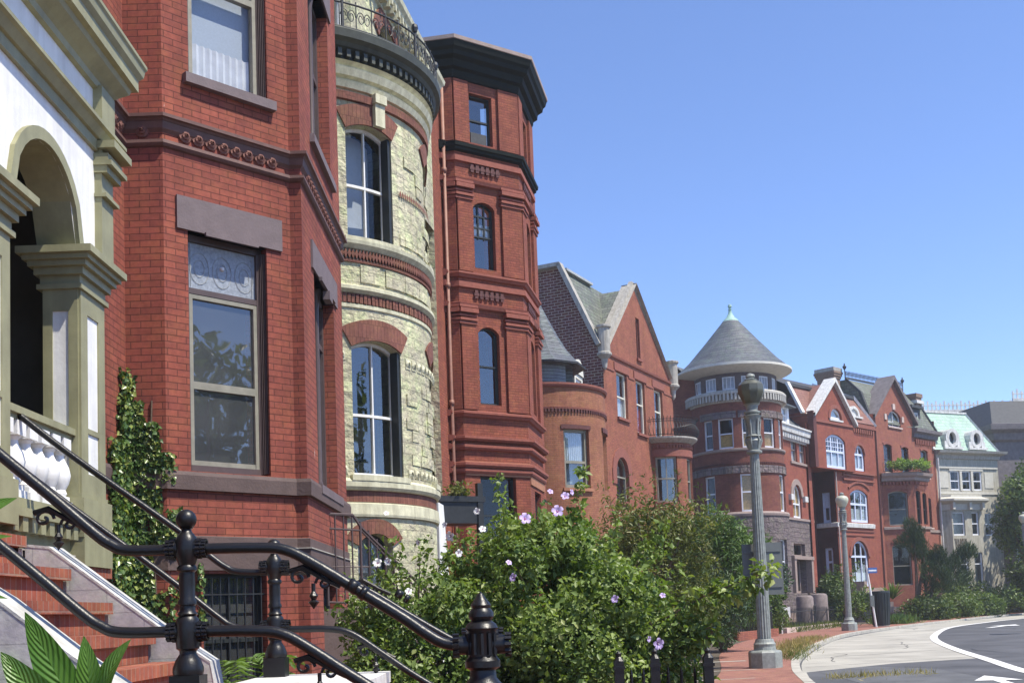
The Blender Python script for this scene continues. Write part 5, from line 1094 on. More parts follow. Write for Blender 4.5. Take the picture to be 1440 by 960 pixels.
for s0, s1 in ((-.3, 2.43), (5.15, 2.43)):
    for e0, e1, f_ in ((.25, -.9, 0),):
        z0 = 12.45
        p = [P3(H0, s0, .25, z0), P3(H0, s1, .25, 15.1), P3(H0, s1, -.9, 15.1), P3(H0, s0, -.9, z0)]; g.poly(p if s0 < s1 else p[::-1])
        p = [P3(H0, s0, .25, z0 - .22), P3(H0, s1, .25, 14.85), P3(H0, s1, .25, 15.1), P3(H0, s0, .25, z0)]; g.poly(p if s0 < s1 else p[::-1])
        p = [P3(H0, s0, .25, z0 - .22), P3(H0, s0, -.4, z0 - .22), P3(H0, s1, -.4, 14.85), P3(H0, s1, .25, 14.85)]; g.poly(p if s0 < s1 else p[::-1])
g.build('gable_eaves', 'dark_mansion', HH)
g = MB(); g.poly([H0.pt(-.1, -.1, 12.1), H0.pt(7.76, .1, 12.1), H0.pt(7.3, -.7, 13.9), H0.pt(-.1, -.7, 13.9)]); g.poly([H0.pt(-.1, -.7, 13.9), H0.pt(7.3, -.7, 13.9), H0.pt(6.9, -1.6, 14.95), H0.pt(-.1, -1.6, 14.85)])
g.poly([H0.pt(7.76, .1, 12.1), H0.pt(7.76, -7, 12.1), H0.pt(7.3, -7, 13.9), H0.pt(7.3, -.7, 13.9)]); g.poly([H0.pt(7.3, -.7, 13.9), H0.pt(7.3, -7, 13.9), H0.pt(6.9, -7, 14.95), H0.pt(6.9, -1.6, 14.95)]); g.poly([H0.pt(-.1, -1.6, 14.85), H0.pt(6.9, -1.6, 14.95), H0.pt(6.9, -8, 14.95), H0.pt(-.1, -8, 14.85)]); g.poly([H0.pt(-.1, -7, 12.1), H0.pt(-.1, -.1, 12.1), H0.pt(-.1, -.7, 13.9), H0.pt(-.1, -1.6, 14.85), H0.pt(-.1, -7, 14.85)]); g.build('roof', 'slate_green', HH)
g = MB(); g.bar(P3(H0, -.12, -.1, 12.15), P3(H0, -.12, -.7, 13.95), .3, .2); g.bar(P3(H0, -.12, -.7, 13.95), P3(H0, -.12, -1.6, 14.9), .2, .16); g.bar(P3(H0, -.12, -1.6, 14.95), P3(H0, 6.95, -1.6, 15.02), .14, .12); g.bar(P3(H0, 7.76, .15, 12.1), P3(H0, 7.3, -.7, 13.95), .2, .14); g.build('roof_trim', 'roof_dark', HH)
g = MB(); F = H0.off(5.25, -.25); dwo = op(.1, 1.0, 12.4, 13.2); g.wall(F, -.1, 1.2, 12.1, 13.45, [dwo], .08); g.wall(Flat(*F.pt(-.1, -1.2, 0)[:2], 136, kG), 0, 1.2, 12.1, 13.45); g.box(F, -.25, 1.35, -1.4, .2, 13.45, 13.6); g.build('dormer', 'roof_dark', HH)
window(F, dwo, HH, 'white_trim', .06, .07, rail=12.85, gl='glass', back='blind_grey')
g = MB(); F = H0.off(0, -1.6); zr = lambda a: 14.98 + .02 * a
g.bar(P3(F, -.2, 0, zr(0) + .16), P3(F, 7.0, 0, zr(7) + .16), .04, .04)
for i in range(44):
    s_ = -.1 + 7.0 * i / 43; z_ = zr(s_); g.bar(P3(F, s_, 0, z_ - .05), P3(F, s_, 0, z_ + .42), .03, .03, up=(1, 0, 0)); g.bar(P3(F, s_ - .06, 0, z_ + .22), P3(F, s_ + .06, 0, z_ + .34), .03, .03); g.bar(P3(F, s_ + .06, 0, z_ + .22), P3(F, s_ - .06, 0, z_ + .34), .03, .03)
for s_ in (-.2, 7.05):
    g.bar(P3(F, s_, 0, 14.8), P3(F, s_, 0, 15.8), .06, .06, up=(1, 0, 0)); g.lathe(tuple(P3(F, s_, 0, 15.55)), [(0, -.2), (.12, -.05), (.18, .1), (.07, .2), (.05, .35), (0, .4)], 8); g.bar(P3(F, s_ - .18, 0, 15.6), P3(F, s_ + .18, 0, 15.6), .05, .05)
g.build('roof_cresting', 'iron_dull', HH)
g = MB(); F = H0.off(6.75, -.6); g.box(F, 0, .75, -1.1, 0, 13.2, 14.5, back=True); g.box(F, -.06, .81, -1.16, .06, 14.35, 14.6, back=True); ch = g.build('chimney', 'chim_brick', HH); g = MB(); g.box(F, -.1, .9, -1.2, .1, 13.95, 14.15, back=True); g.build('chimney_cap', 'white_stone', ch)
g = MB(); g.tube([H0.pt(-.12, .12, 12.3), H0.pt(-.12, .12, .4)], .06, 6); g.build('downpipe', 'maroon_trim', HH)
HR = thing('balcony_railing', 'dark railing hung with green plants on the steep gabled coral house', 'railing', HB1.pt(1, .3, 9.0))
g = MB(); ql = [HB1.pt(.1, .25, 0), HB1.pt(2.05, .25, 0), HB2.pt(1.85, .25, 0), HB4.pt(1.4, .25, 0)]
for z_ in (9.08, 9.6): g.tube([(p[0], p[1], HB1.zo + z_ * kG) for p in ql], .025, 5)
for a, b in zip(ql, ql[1:]):
    for i in range(12):
        t = i / 12; x, y = a[0] + (b[0] - a[0]) * t, a[1] + (b[1] - a[1]) * t; g.tube([(x, y, HB1.zo + 9.02 * kG), (x, y, HB1.zo + 9.6 * kG)], .016, 4)
g.build('balustrade', 'iron_dull', HR)

# ------------------------------------------------------------------ house I : beige stucco, mint slate mansard
HI = thing('stucco_house', 'beige stucco house with mint green slate mansard and two white oval dormers', 'house', (39, 100, 0))
I0 = Flat(27.166 * kG, 72.3 * kG, 66, kG)
i3 = [op(1.2, 1.98, 8.35, 9.6), op(2.2, 2.95, 8.35, 9.6), op(3.15, 3.9, 8.35, 9.6)]; ic = op(3.95, 4.62, 5.4, 6.85)
w = MB(); w.wall(I0, 0, 5.4, .3, 10.75, i3 + [ic], .1); w.wall(Flat(*I0.pt(5.4, 0, 0)[:2], -24, kG), 0, 9, .3, 11); 
IB0 = Flat(*I0.pt(.25, 0, 0)[:2], 111, kG); p_ = IB0.pt(.6, 0, 0); IB = Flat(p_[0], p_[1], 66, kG); L_ = 2.55; p_ = IB.pt(L_, 0, 0); IB2 = Flat(p_[0], p_[1], 21, kG)
ib = [op(-.02 + .12, 1.1, 5.4, 6.9), op(1.7, 2.3, 5.4, 6.9), op(.1, 1.2, 2.0, 4.3), op(1.7, 2.4, 2.0, 4.3)]
w.wall(IB0, 0, .6, .3, 7.2); w.wall(IB, 0, L_, .3, 7.2, ib, .12); w.wall(IB2, 0, .6, .3, 7.2); w.build('wall', 'beige_stucco', HI)
for o_ in i3: window(I0, o_, HI, 'white_trim', .06, .07, rail=8.95, gl='glass_dark')
window(I0, ic, HI, 'white_trim', .1, .07, rail=6.15, gl='glass_dark')
for o_ in ib: window(IB, o_, HI, 'white_trim', .1, .08, rail=o_['c'] + (o_['t'] - o_['c']) * (.5 if o_['c'] > 4 else .68), gl='glass_dark', back='room_unlit')
g = MB(); g.box(I0, 1.1, 4.0, 0, .06, 9.6, 9.75); g.box(I0, 2.0, 2.18, 0, .05, 8.3, 9.6); g.box(I0, 2.96, 3.14, 0, .05, 8.3, 9.6); g.box(I0, .2, 5.3, 0, .06, 8.08, 8.24); g.box(I0, .2, 5.3, 0, .08, 9.75, 9.86); g.box(I0, .3, 1.0, 0, .03, 8.5, 9.5); g.box(I0, 4.15, 4.9, 0, .03, 8.5, 9.5)
pi_ = fpath(IB0.pt(0, 0, 0), IB.pt(0, 0, 0), IB2.pt(0, 0, 0), IB2.pt(.6, 0, 0))
g.sweep(I0, pi_, [(0, 7.0), (.08, 7.02), (.1, 7.2), (.12, 7.4), (.5, 7.6), (.5, 7.72), (.1, 7.86), (.1, 7.98), (0, 8.0)]); g.poly([(x, y, I0.zo + 7.98 * kG) for x, y in pi_])
for s_ in (-.1, 1.3, 2.4): g.box(IB, s_, s_ + .2, 0, .3, 7.05, 7.5)
g.build('trim', 'beige_trim', HI)
g = MB(); g.sweep(I0, fpath(I0.pt(0, 0, 0), I0.pt(5.4, 0, 0), I0.pt(5.4, -2, 0)), [(0, 10.35), (.1, 10.38), (.14, 10.6), (.45, 10.72), (.5, 10.88), (0, 10.95)]); g.build('cornice', 'grey_stone', HI)
g = MB(); g.poly([I0.pt(-.2, .2, 10.9), I0.pt(5.4, .2, 10.9), I0.pt(4.2, -1.3, 13.6), I0.pt(-.2, -1.3, 13.6)]); g.poly([I0.pt(5.4, .2, 10.9), I0.pt(5.4, -5, 10.9), I0.pt(4.2, -4, 13.6), I0.pt(4.2, -1.3, 13.6)]); g.poly([I0.pt(-.2, -1.3, 13.6), I0.pt(4.2, -1.3, 13.6), I0.pt(4.2, -8, 13.6), I0.pt(-.2, -8, 13.6)]); g.build('mansard', 'slate_mint', HI)
g = MB(); g.bar(P3(I0, 5.35, .22, 10.9), P3(I0, 4.2, -1.3, 13.65), .18, .14); g.bar(P3(I0, -.2, .22, 10.9), P3(I0, -.2, -1.3, 13.65), .22, .16); g.bar(P3(I0, -.25, -1.3, 13.65), P3(I0, 4.25, -1.3, 13.65), .2, .16); g.build('ridge_trim', 'white_stone', HI)
for s_ in (1.45, 3.55):
    F = I0.off(s_, .05); g = MB(); g.box(F, -.78, .78, -.3, .25, 10.98, 11.12); 
    ring = [(.58 * math.cos(t * math.pi / 8), 11.72 + .6 * math.sin(t * math.pi / 8)) for t in range(17)]; inn_ = [(.3 * math.cos(t * math.pi / 8), 11.7 + .4 * math.sin(t * math.pi / 8)) for t in range(17)]
    for j in range(16):
        a, b, c_, d_ = ring[j], ring[j + 1], inn_[j + 1], inn_[j]
        g.poly([F.pt(*(a[0], .15, a[1])), F.pt(b[0], .15, b[1]), F.pt(c_[0], .15, c_[1]), F.pt(d_[0], .15, d_[1])]); g.poly([F.pt(a[0], -1.2, a[1]), F.pt(b[0], -1.2, b[1]), F.pt(b[0], .15, b[1]), F.pt(a[0], .15, a[1])]); g.poly([F.pt(d_[0], .15, d_[1]), F.pt(c_[0], .15, c_[1]), F.pt(c_[0], -.1, c_[1]), F.pt(d_[0], -.1, d_[1])])
    g.box(F, -.7, -.38, -.2, .14, 11.12, 11.5); g.box(F, .38, .7, -.2, .14, 11.12, 11.5); do_ = g.build('dormer', 'white_stone', HI)
    g = MB(); g.poly([F.pt(.33 * math.cos(t * math.pi / 8), -.08, 11.7 + .43 * math.sin(t * math.pi / 8)) for t in range(16)]); g.build('pane', 'glass_dark', do_)
    g = MB(); g.poly([F.pt(.36 * math.cos(t * math.pi / 8), -.2, 11.7 + .46 * math.sin(t * math.pi / 8)) for t in range(16)]); g.build('interior', 'room_unlit', do_)
g = MB(); g.tube([I0.pt(.02, .25, 10.4), I0.pt(.02, .2, .4)], .07, 6); g.build('downpipe', 'white_stone', HI)
g = MB(); random.seed(3)
for i in range(16):
    x = .2 + .06 * i; z_ = 4.5; g.tube([IB.pt(x + .0, .02, 4.5 + random.random() * .1), IB.pt(x + .1 * random.uniform(-1, 1), .03, 4.8), IB.pt(x + .16 * random.uniform(-1, 1), .02, 5.2)], .018, 4)
tag(g.build('bare_vine', 'bark'), 'bare brown creeper stems on the beige stucco bay between its windows', 'creeper')

# ------------------------------------------------------------------ house J : dark mansion at the right
HJ = thing('dark_mansion', 'dark grey brown mansion in shade with white roof cresting at the right edge', 'house', (60, 112, 0))
J0 = Flat(45, 104.5, 82)
jo = [op(1.2, 2.2, .3, 6.5, .5), op(3.6, 5.0, 2.0, 5.6), op(2.2, 5.2, 9.6, 12.6, 1.0), op(7.4, 8.6, 9.5, 12.8), op(11, 12.2, 9.5, 12.8), op(7.4, 8.6, 2, 5.4), op(11, 12.2, 2, 5.4)]
w = MB(); w.wall(J0, 0, 26, -.1, 16.5, jo, .3); w.wall(Flat(*J0.pt(0, -14, 0)[:2], 172), 0, 14, -.1, 16.5); w.build('wall', 'dark_mansion', HJ)
for o_ in jo[1:]: window(J0, o_, HJ, 'brown_trim', .2, .1, rail=(o_['c'] + o_['t']) / 2, gl='glass_dark')
window(J0, jo[0], HJ, 'roof_dark', .3, .1, gl='glass_dark', name='door')
g = MB(); g.sweep(J0, fpath(J0.pt(0, -8, 0), J0.pt(0, 0, 0), J0.pt(26, 0, 0)), [(0, 15.6), (.3, 15.8), (.4, 16.4), (.9, 16.7), (.95, 17.2), (0, 17.4)]); arch_ring(g, J0, jo[2], .5, .15); g.build('cornice', 'dark_mansion', HJ)
g = MB(); g.poly([J0.pt(-.6, .6, 17.2), J0.pt(26, .6, 17.2), J0.pt(24, -3, 20.0), J0.pt(1.5, -3, 20.0)]); g.poly([J0.pt(-.6, -12, 17.2), J0.pt(-.6, .6, 17.2), J0.pt(1.5, -3, 20), J0.pt(1.5, -12, 20)]); g.poly([J0.pt(1.5, -3, 20), J0.pt(24, -3, 20), J0.pt(24, -14, 20), J0.pt(1.5, -14, 20)]); g.build('roof', 'roof_dark', HJ)
g = MB()
for F, L in ((J0.off(-3.0, -9), 14), (J0.off(4, -3.2), 18)):
    g.box(F, 0, L, -.1, .1, 19.6, 20.3)
    for i in range(int(L / .45)): g.box(F, .45 * i, .45 * i + .16, -.04, .04, 20.3, 21.0 + .2 * (i % 2)); 
    g.bar(P3(F, 0, 0, 20.75), P3(F, L, 0, 20.75), .1, .1)
g.build('roof_cresting', 'white_stone', HJ)
g = MB(); F = J0.off(8.6, -4); g.box(F, 0, 1.6, -1.6, 0, 19, 23.6, back=True); g.box(F, -.2, 1.8, -1.8, .2, 23.6, 24.2, back=True); g.build('chimney', 'dark_mansion', HJ)
g = MB(); g.poly([J0.pt(.3, 4.2, 7.4), J0.pt(9, 4.2, 7.4), J0.pt(9, 0, 9.2), J0.pt(.3, 0, 9.2)]); g.box(J0, .3, 9, 0, 4.2, 7.1, 7.4); g.build('porch_roof', 'coping_pink', HJ)
for s_ in (.6, 3.2, 8.6):
    g = MB(); g.box(J0, s_, s_ + .4, 3.5, 3.9, -.1, 7.1, back=True); g.build('porch_post', 'dark_mansion', HJ)
g = MB(); F = J0.off(-3.2, -7); g.poly([F.pt(-3, 0, 16), F.pt(3, 0, 16), F.pt(3, -3, 19.6), F.pt(-3, -3, 19.6)]); g.wall(F, -3, 3, -.1, 16); g.poly([F.pt(-3, -3, 19.6), F.pt(3, -3, 19.6), F.pt(3, -6, 19.6), F.pt(-3, -6, 19.6)]); g.build('rear_wing', 'grey_metal', HJ)

# ------------------------------------------------------------------ street furniture
def lamp(x, y, label, globe, fluted=True):
    t = thing('street_lamp', label, 'street lamp', (x, y, 0), 'globe street lamps along the pavement')
    g = MB(); c = (x, y, 0)
    g.lathe(c, [(.0, .0), (.40, .0), (.40, .36), (.37, .40), (.27, .42), (.25, .50), (.235, .52)], 8, a0=22.5, a1=382.5); g.build('base', 'lamp_green', t)
    g = MB(); g.lathe(c, [(.26, .42), (.25, .5), (.26, .56), (.23, .6), (.21, .66), (.2, .68)], 24); n = 16
    prof = [(.165, .66), (.16, 1.5), (.148, 2.6), (.132, 3.8), (.112, 5.0), (.108, 5.14)]
    for i in range(n * 2):
        p, q = 2 * math.pi * i / (n * 2), 2 * math.pi * (i + 1) / (n * 2); e1, e2 = (.9 if i % 2 else 1), (1 if i % 2 else .9)
        for (r1, z1), (r2, z2) in zip(prof, prof[1:]): g.poly([(x + r1 * e1 * math.cos(p), y + r1 * e1 * math.sin(p), z1), (x + r1 * e2 * math.cos(q), y + r1 * e2 * math.sin(q), z1), (x + r2 * e2 * math.cos(q), y + r2 * e2 * math.sin(q), z2), (x + r2 * e1 * math.cos(p), y + r2 * e1 * math.sin(p), z2)])
    g.build('post', 'lamp_green', t)
    g = MB(); g.lathe(c, [(.12, 5.1), (.19, 5.13), (.19, 5.17), (.13, 5.2), (.15, 5.3), (.19, 5.42), (.15, 5.5), (.2, 5.53), (.14, 5.57), (.15, 5.85), (.2, 6.0), (.22, 6.03), (.15, 6.06), (.2, 6.1), (.2, 6.13), (.13, 6.16), (.15, 6.28), (.2, 6.32)], 16)
    for k in range(6):
        a = k * math.pi / 3; g.tube([(x + .14 * math.cos(a), y + .14 * math.sin(a), 5.25), (x + .2 * math.cos(a), y + .2 * math.sin(a), 5.42), (x + .15 * math.cos(a), y + .15 * math.sin(a), 5.6), (x + .19 * math.cos(a), y + .19 * math.sin(a), 5.95)], .022, 5)
    g.build('capital', 'lamp_green', t, 35)
    g = MB(); g.lathe(c, [(.16, 6.30), (.18, 6.32), (.25, 6.44), (.31, 6.58), (.325, 6.68), (.31, 6.78), (.24, 6.86), (.15, 6.89), (.1, 6.9)], 10 if fluted else 24); gb_ = g.build('globe', globe, t, 30 if fluted else True)
    g = MB(); g.lathe(c, [(.14, 6.88), (.15, 6.92), (.08, 6.95), (.12, 6.99), (.1, 7.04), (.03, 7.07), (0, 7.08)], 12); g.build('cap', 'lamp_green', t, 40)
    return t
lamp(5.896, 27.21, 'tall fluted grey green street lamp standing nearest on the brick pavement', 'lamp_globe')
lamp(17.0, 58.3, 'street lamp with pale globe beside the kerb, near the dark litter bin', 'lamp_globe_pale', False)
lamp(34.6, 76.8, 'farthest street lamp, its pale globe at the right edge before dark trees', 'lamp_globe_pale', False)
for x, y, z0, z1, w_, h, lab in ((5.72, 27.45, 1.98, 2.95, .42, .9, 'grey back of a street sign mounted left of the fluted lamp post'), (6.28, 27.5, 1.72, 2.98, .46, .9, 'taller grey back of a street sign mounted right of the fluted lamp post')):
    F = Flat(x, y, 84 if x < 6 else 78); g = MB(); g.box(F, -w_ / 2, w_ / 2, 0, .012, z0, z1, back=True)
    t = thing('street_sign', lab, 'sign', (x, y, z0)); g.build('plate', 'sign_grey', t)
    g = MB()
    for z_ in (z0 + .2, z1 - .2): g.box(F, -w_ / 2 + .04, w_ / 2 - .04, .012, .035, z_ - .025, z_ + .025)
    g.build('bracket', 'sign_grey', t)
t = thing('litter_bin', 'round dark green slatted litter bin on the pavement by the sign post', 'litter bin', (20.75, 64.9, 0))
g = MB(); c = (20.75, 64.9, 0); g.lathe(c, [(.44, .05), (.45, .1), (.53, 1.85), (.56, 1.87), (.56, 1.98), (.5, 2.0), (.5, 1.8), (0, 1.8)], 24)
for k in range(20): a = 2 * math.pi * k / 20; g.bar((20.75 + .455 * math.cos(a), 64.9 + .455 * math.sin(a), .08), (20.75 + .55 * math.cos(a), 64.9 + .55 * math.sin(a), 1.86), .09, .03, up=(math.cos(a), math.sin(a), 0))
g.build('body', 'bin_green', t)
g = MB(); g.lathe(c, [(.44, .0), (.46, .04), (.42, .08), (0, .08)], 20); g.build('foot', 'kerb_stone', t)
t = thing('sign_post', 'thin white post with small blue plate leaning beside the litter bin', 'sign', (19.9, 63.4, 0))
g = MB(); g.tube([(19.98, 63.4, 0), (19.62, 63.4, 3.45)], .055, 6); g.build('post', 'white_paint', t)
F = Flat(19.68, 63.36, 80); g = MB(); g.box(F, 0.0, .55, 0, .02, 3.0, 3.3, back=True); pl = g.build('plate', 'sign_blue', t); g = MB(); g.box(F, .04, .51, .02, .024, 3.1, 3.18); g.build('stripe', 'white_paint', pl)
g = MB(); g.box(F, .0, .24, .0, .1, 1.15, 1.75, back=True); g.build('meter_box', 'sign_grey', t)
t = thing('yard_sign', 'small white notice on a stake at the garden corner', 'sign', (13.35, 56.6, 0)); F = Flat(13.2, 56.6, 85); g = MB(); g.box(F, 0, .42, 0, .03, .8, 1.32, back=True); g.build('plate', 'white_paint', t)
g = MB()
for k in range(10): a = 2 * math.pi * k / 10; b = 2 * math.pi * (k + 1) / 10; g.poly([F.pt(.21, .034, 1.02), F.pt(.21 + .1 * math.cos(a), .034, 1.02 + .15 * math.sin(a)), F.pt(.21 + .1 * math.cos(b), .034, 1.02 + .15 * math.sin(b))])
g.build('emblem', 'roof_dark', t)
g = MB(); g.box(F, -.06, .0, -.02, .02, 0, 1.4, back=True); g.build('stake', 'white_paint', t)
# low garden wall, coping and iron fence before the turret house
def run(pts, f):
    for a, b in zip(pts, pts[1:]): f(Vector(a), Vector(b))
gp = [(13.6, 57.4), (17.0, 63.6), (20.3, 69.6)]
g = MB()
for a, b in zip(gp, gp[1:]):
    a_, b_ = Vector(a), Vector(b); an = math.degrees(math.atan2(b_.x - a_.x, b_.y - a_.y)); F = Flat(a[0], a[1], an); g.box(F, 0, (b_ - a_).length, -.35, 0, -.05, .26, back=True)
tag(g.build('garden_kerb', 'coping_pink'), 'low pinkish stone kerb edging the turret house garden', 'kerb')
def fence(name, label, pts, h, step, mat='iron_dull', r=.018, postr=.05, grp=None):
    t = thing(name, label, 'fence', (*pts[0], 0), grp); rails = MB(); pk = MB(); k = 0
    for a, b in zip(pts, pts[1:]):
        a_, b_ = Vector(a), Vector(b); L = (b_ - a_).length
        for z_ in (.18, h - .2): rails.bar((*a, z_), (*b, z_), .03, .04)
        n_ = int(L / step)
        for i in range(n_ + 1):
            p = a_ + (b_ - a_) * i / n_; pk.tube([(p.x, p.y, 0), (p.x, p.y, h - .06), (p.x, p.y, h)], [r, r, .003], 5)
    rails.build('rail', mat, t); o = pk.build('pickets', mat, t)
    for p in pts:
        g = MB(); F = Flat(*p, 0); g.box(F, -postr, postr, -postr, postr, 0, h + .08, back=True); g.box(F, -postr * 1.25, postr * 1.25, -postr * 1.25, postr * 1.25, h + .0, h + .03, back=True); g.lathe((*p, h + .08), [(postr * 1.2, 0), (postr * .6, .04), (postr * .7, .07), (0, .1)], 8); g.build('post', mat, t)
    return t
fence('iron_fence', 'low black iron picket fence along the turret house garden kerb', [(x - .3, y + .1) for x, y in gp], 1.25, .28)
t = thing('bollard_row', 'rough brown stone gate piers and steps before the turret house door', 'gate piers', (17.2, 66, 0))
for x, y, h in ((16.3, 64.2, 1.9), (17.75, 66.6, 2.0)):
    g = MB(); g.lathe((x, y, 0), [(.5, 0), (.48, h - .15), (.42, h - .04), (.3, h), (0, h + .01)], 16); g.build('pier', 'pier_stone', t, 40)
g = MB(); F = Flat(16.2, 66.2, 33.7)
for i in range(6): g.box(F, -1.2, 1.5, -3 + .0, .2 - .35 * i, .3 * i, .3 * (i + 1))
g.build('steps', 'brownstone_trim', t)
t = thing('garden_stairs', 'short pale steps with brown risers rising to the rose brick house', 'stairs', (7.8, 45, 0)); F = Flat(8.2, 46.5, 27); g = MB()
for i in range(4): g.box(F, -.2, 1.2, -3.2, -.4 * i, .22 * i, .22 * (i + 1))
g.build('steps', 'brownstone_trim', t)
g = MB(); F = Flat(9.2, 47.6, 28); g.box(F, 0, 6.5, -.3, 0, -.05, .35, back=True); g.box(F, 0, .25, -4, 0, -.05, .35, back=True); tag(g.build('planter_wall', 'brick_rose'), 'low red brick planter edge under the ornamental grass', 'wall')
fence('iron_fence', 'low iron fence behind the brick planter edge left of the lamp', [(9.1, 47.9), (11.9, 53.2)], 1.3, .25)
fence('iron_fence', 'black iron garden fence under the flowering shrub, square post at the pavement', [(.97, 10.95), (1.35, 11.25), (1.83, 11.0)], .93, .13, 'iron_black', .016, .045)
# ------------------------------------------------------------------ plants
def unit(a): return a / np.maximum(np.linalg.norm(a, axis=1, keepdims=True), 1e-9)
def leafmesh(name, P, D, N, L, ratio, mat, parent, tint=None, fold=.25):
    n = len(P); D = unit(D); N = unit(N - D * np.sum(N * D, 1, keepdims=True)); X = np.cross(D, N); L = L[:, None]
    base = np.array(BASE[parent.name]) if parent is not None else np.zeros(3)
    v = np.empty((n, 4, 3)); mid = P + D * L * .45
    v[:, 0] = P; v[:, 1] = mid + X * L * ratio * .5 + N * L * fold * ratio; v[:, 2] = P + D * L - N * L * .12; v[:, 3] = mid - X * L * ratio * .5 + N * L * fold * ratio
    v = (v - base).reshape(-1, 3); me = bpy.data.meshes.new(name); o = link(bpy.data.objects.new(name, me))
    idx = np.arange(n)[:, None] * 4; f = np.concatenate([idx + [0, 1, 2], idx + [0, 2, 3]], 1).reshape(-1)
    me.vertices.add(n * 4); me.vertices.foreach_set('co', v.reshape(-1).astype(np.float32)); me.loops.add(n * 6); me.loops.foreach_set('vertex_index', f.astype(np.int32))
    me.polygons.add(n * 2); me.polygons.foreach_set('loop_start', np.arange(0, n * 6, 3, dtype=np.int32))
    try: me.polygons.foreach_set('loop_total', np.full(n * 2, 3, dtype=np.int32))
    except Exception: pass
    t = RNG.random(n) if tint is None else tint
    uv = me.uv_layers.new(name='UVMap'); U = np.zeros((n, 6, 2), dtype=np.float32); U[:, :, 0] = t[:, None]; U[:, :, 1] = .5; uv.data.foreach_set('uv', U.reshape(-1))
    me.materials.append(MAT[mat]); me.update(); me.validate()
    if parent is not None: o.parent = parent; BASE[o.name] = BASE[parent.name]
    return o
def clumps(centers, radii, n, L, out=.75, up=.35, droop=0, squash=1.0, shell=.55):
    """leaf positions and directions for clusters; leaves face out of their clump"""
    w = np.array([r ** 2 for r in radii]); w = w / w.sum(); pick = RNG.choice(len(centers), n, p=w); C_ = np.array(centers)[pick]; R_ = np.array(radii)[pick]
    d = unit(RNG.normal(size=(n, 3))); rr = R_ * (shell + (1 - shell) * RNG.random(n)) ** .8
    P = C_ + d * rr[:, None] * np.array([1, 1, squash]); cen = np.array(centers).mean(0)
    Nn = unit(d * out + unit(P - cen) * .3 + np.array([0, 0, up]) + RNG.normal(size=(n, 3)) * .38)
    D = unit(RNG.normal(size=(n, 3)) + d * .5 + np.array([0, 0, -droop])); s = L * (.4 + 1.05 * RNG.random(n) ** 1.4)
    tint = np.clip(RNG.random(len(centers))[pick] * .6 + RNG.random(n) * .45 - .02, 0, 1)
    return P, D, Nn, s, tint
def branches(parent, root, ends, r0, name='trunk', mat='bark', lean=.25, th=.3):
    g = MB(); root = Vector(root)
    for e in ends:
        e = Vector(e); m = root.lerp(e, .5); m.x = root.x + (e.x - root.x) * lean; m.y = root.y + (e.y - root.y) * lean
        P = [root, root.lerp(m, .5) + Vector((random.uniform(-1, 1), random.uniform(-1, 1), 0)) * r0, m, m.lerp(e, .55) + Vector((random.uniform(-1, 1), random.uniform(-1, 1), 0)) * r0 * 1.5, e]
        g.tube(P, [r0, r0 * .85, r0 * .6, r0 * .38, r0 * .12], 6)
    return g.build(name, mat, parent)
def bush(name, label, cat, loc, ell, n, L, mat, nc=40, cr=.3, ratio=.6, group=None, trunk=True, droop=0, hollow=.55, r0=.03, up=.35, base=0, sprigs=0, squash=1.0):
    t = thing(name, label, cat, loc, group); cx, cy, cz = loc; ax, ay, az = ell
    cs = []; rs = []
    while len(cs) < nc:
        d = RNG.normal(size=3); d /= np.linalg.norm(d); q = hollow + (1 - hollow) * RNG.random()
        if d[2] < -.75 + base: continue
        cs.append((cx + d[0] * ax * q, cy + d[1] * ay * q, cz + az * (1 + d[2] * q))); rs.append(cr * (.6 + .8 * RNG.random()))
    for _ in range(sprigs):
        d = RNG.normal(size=3); d[2] = abs(d[2]) + .4; d /= np.linalg.norm(d); b_ = np.array((cx + d[0] * ax, cy + d[1] * ay, cz + az * (1 + d[2])))
        for k in range(4): cs.append(tuple(b_ + (d + (0, 0, .5)) * .12 * k * (az / 1.3))); rs.append(cr * (.32 - .05 * k))
    P, D, N, s, ti = clumps(cs, rs, n, L, droop=droop, up=up, squash=squash)
    leafmesh('crown', P, D, N, s, ratio, mat, t, ti)
    if trunk: branches(t, (cx, cy, loc[2] - .02), [c for c in cs[::max(1, len(cs) // 12)]], r0)
    return t, cs
def flower(parent, p, facing, r, mat):
    g = MB(); f = Vector(facing).normalized(); u = f.orthogonal().normalized(); w = f.cross(u); p = Vector(p)
    for k in range(5):
        a = 2 * math.pi * k / 5 + .3; rows = []
        for q, wd, h in ((.12, .12, .12), (.5, .36, .42), (.85, .44, .55), (1.08, .2, .42)):
            dv = u * math.cos(a) + w * math.sin(a); sv = w * math.cos(a) - u * math.sin(a)
            rows.append([p + dv * r * q + f * r * h - sv * r * wd, p + dv * r * q + f * r * (h - .08), p + dv * r * q + f * r * h + sv * r * wd])
        for A_, B_ in zip(rows, rows[1:]):
            for j in range(2): g.poly([A_[j], A_[j + 1], B_[j + 1], B_[j]])
    o = g.build('flower', mat, parent, True)
    g = MB(); g.tube([p + f * r * .1, p + f * r * .18], [r * .3, r * .26], 8); g.build('eye', 'petal_eye', o); g = MB(); g.tube([p, p + f * r * .75], [r * .09, r * .06], 5); g.build('stamen', 'petal_white', o); return o
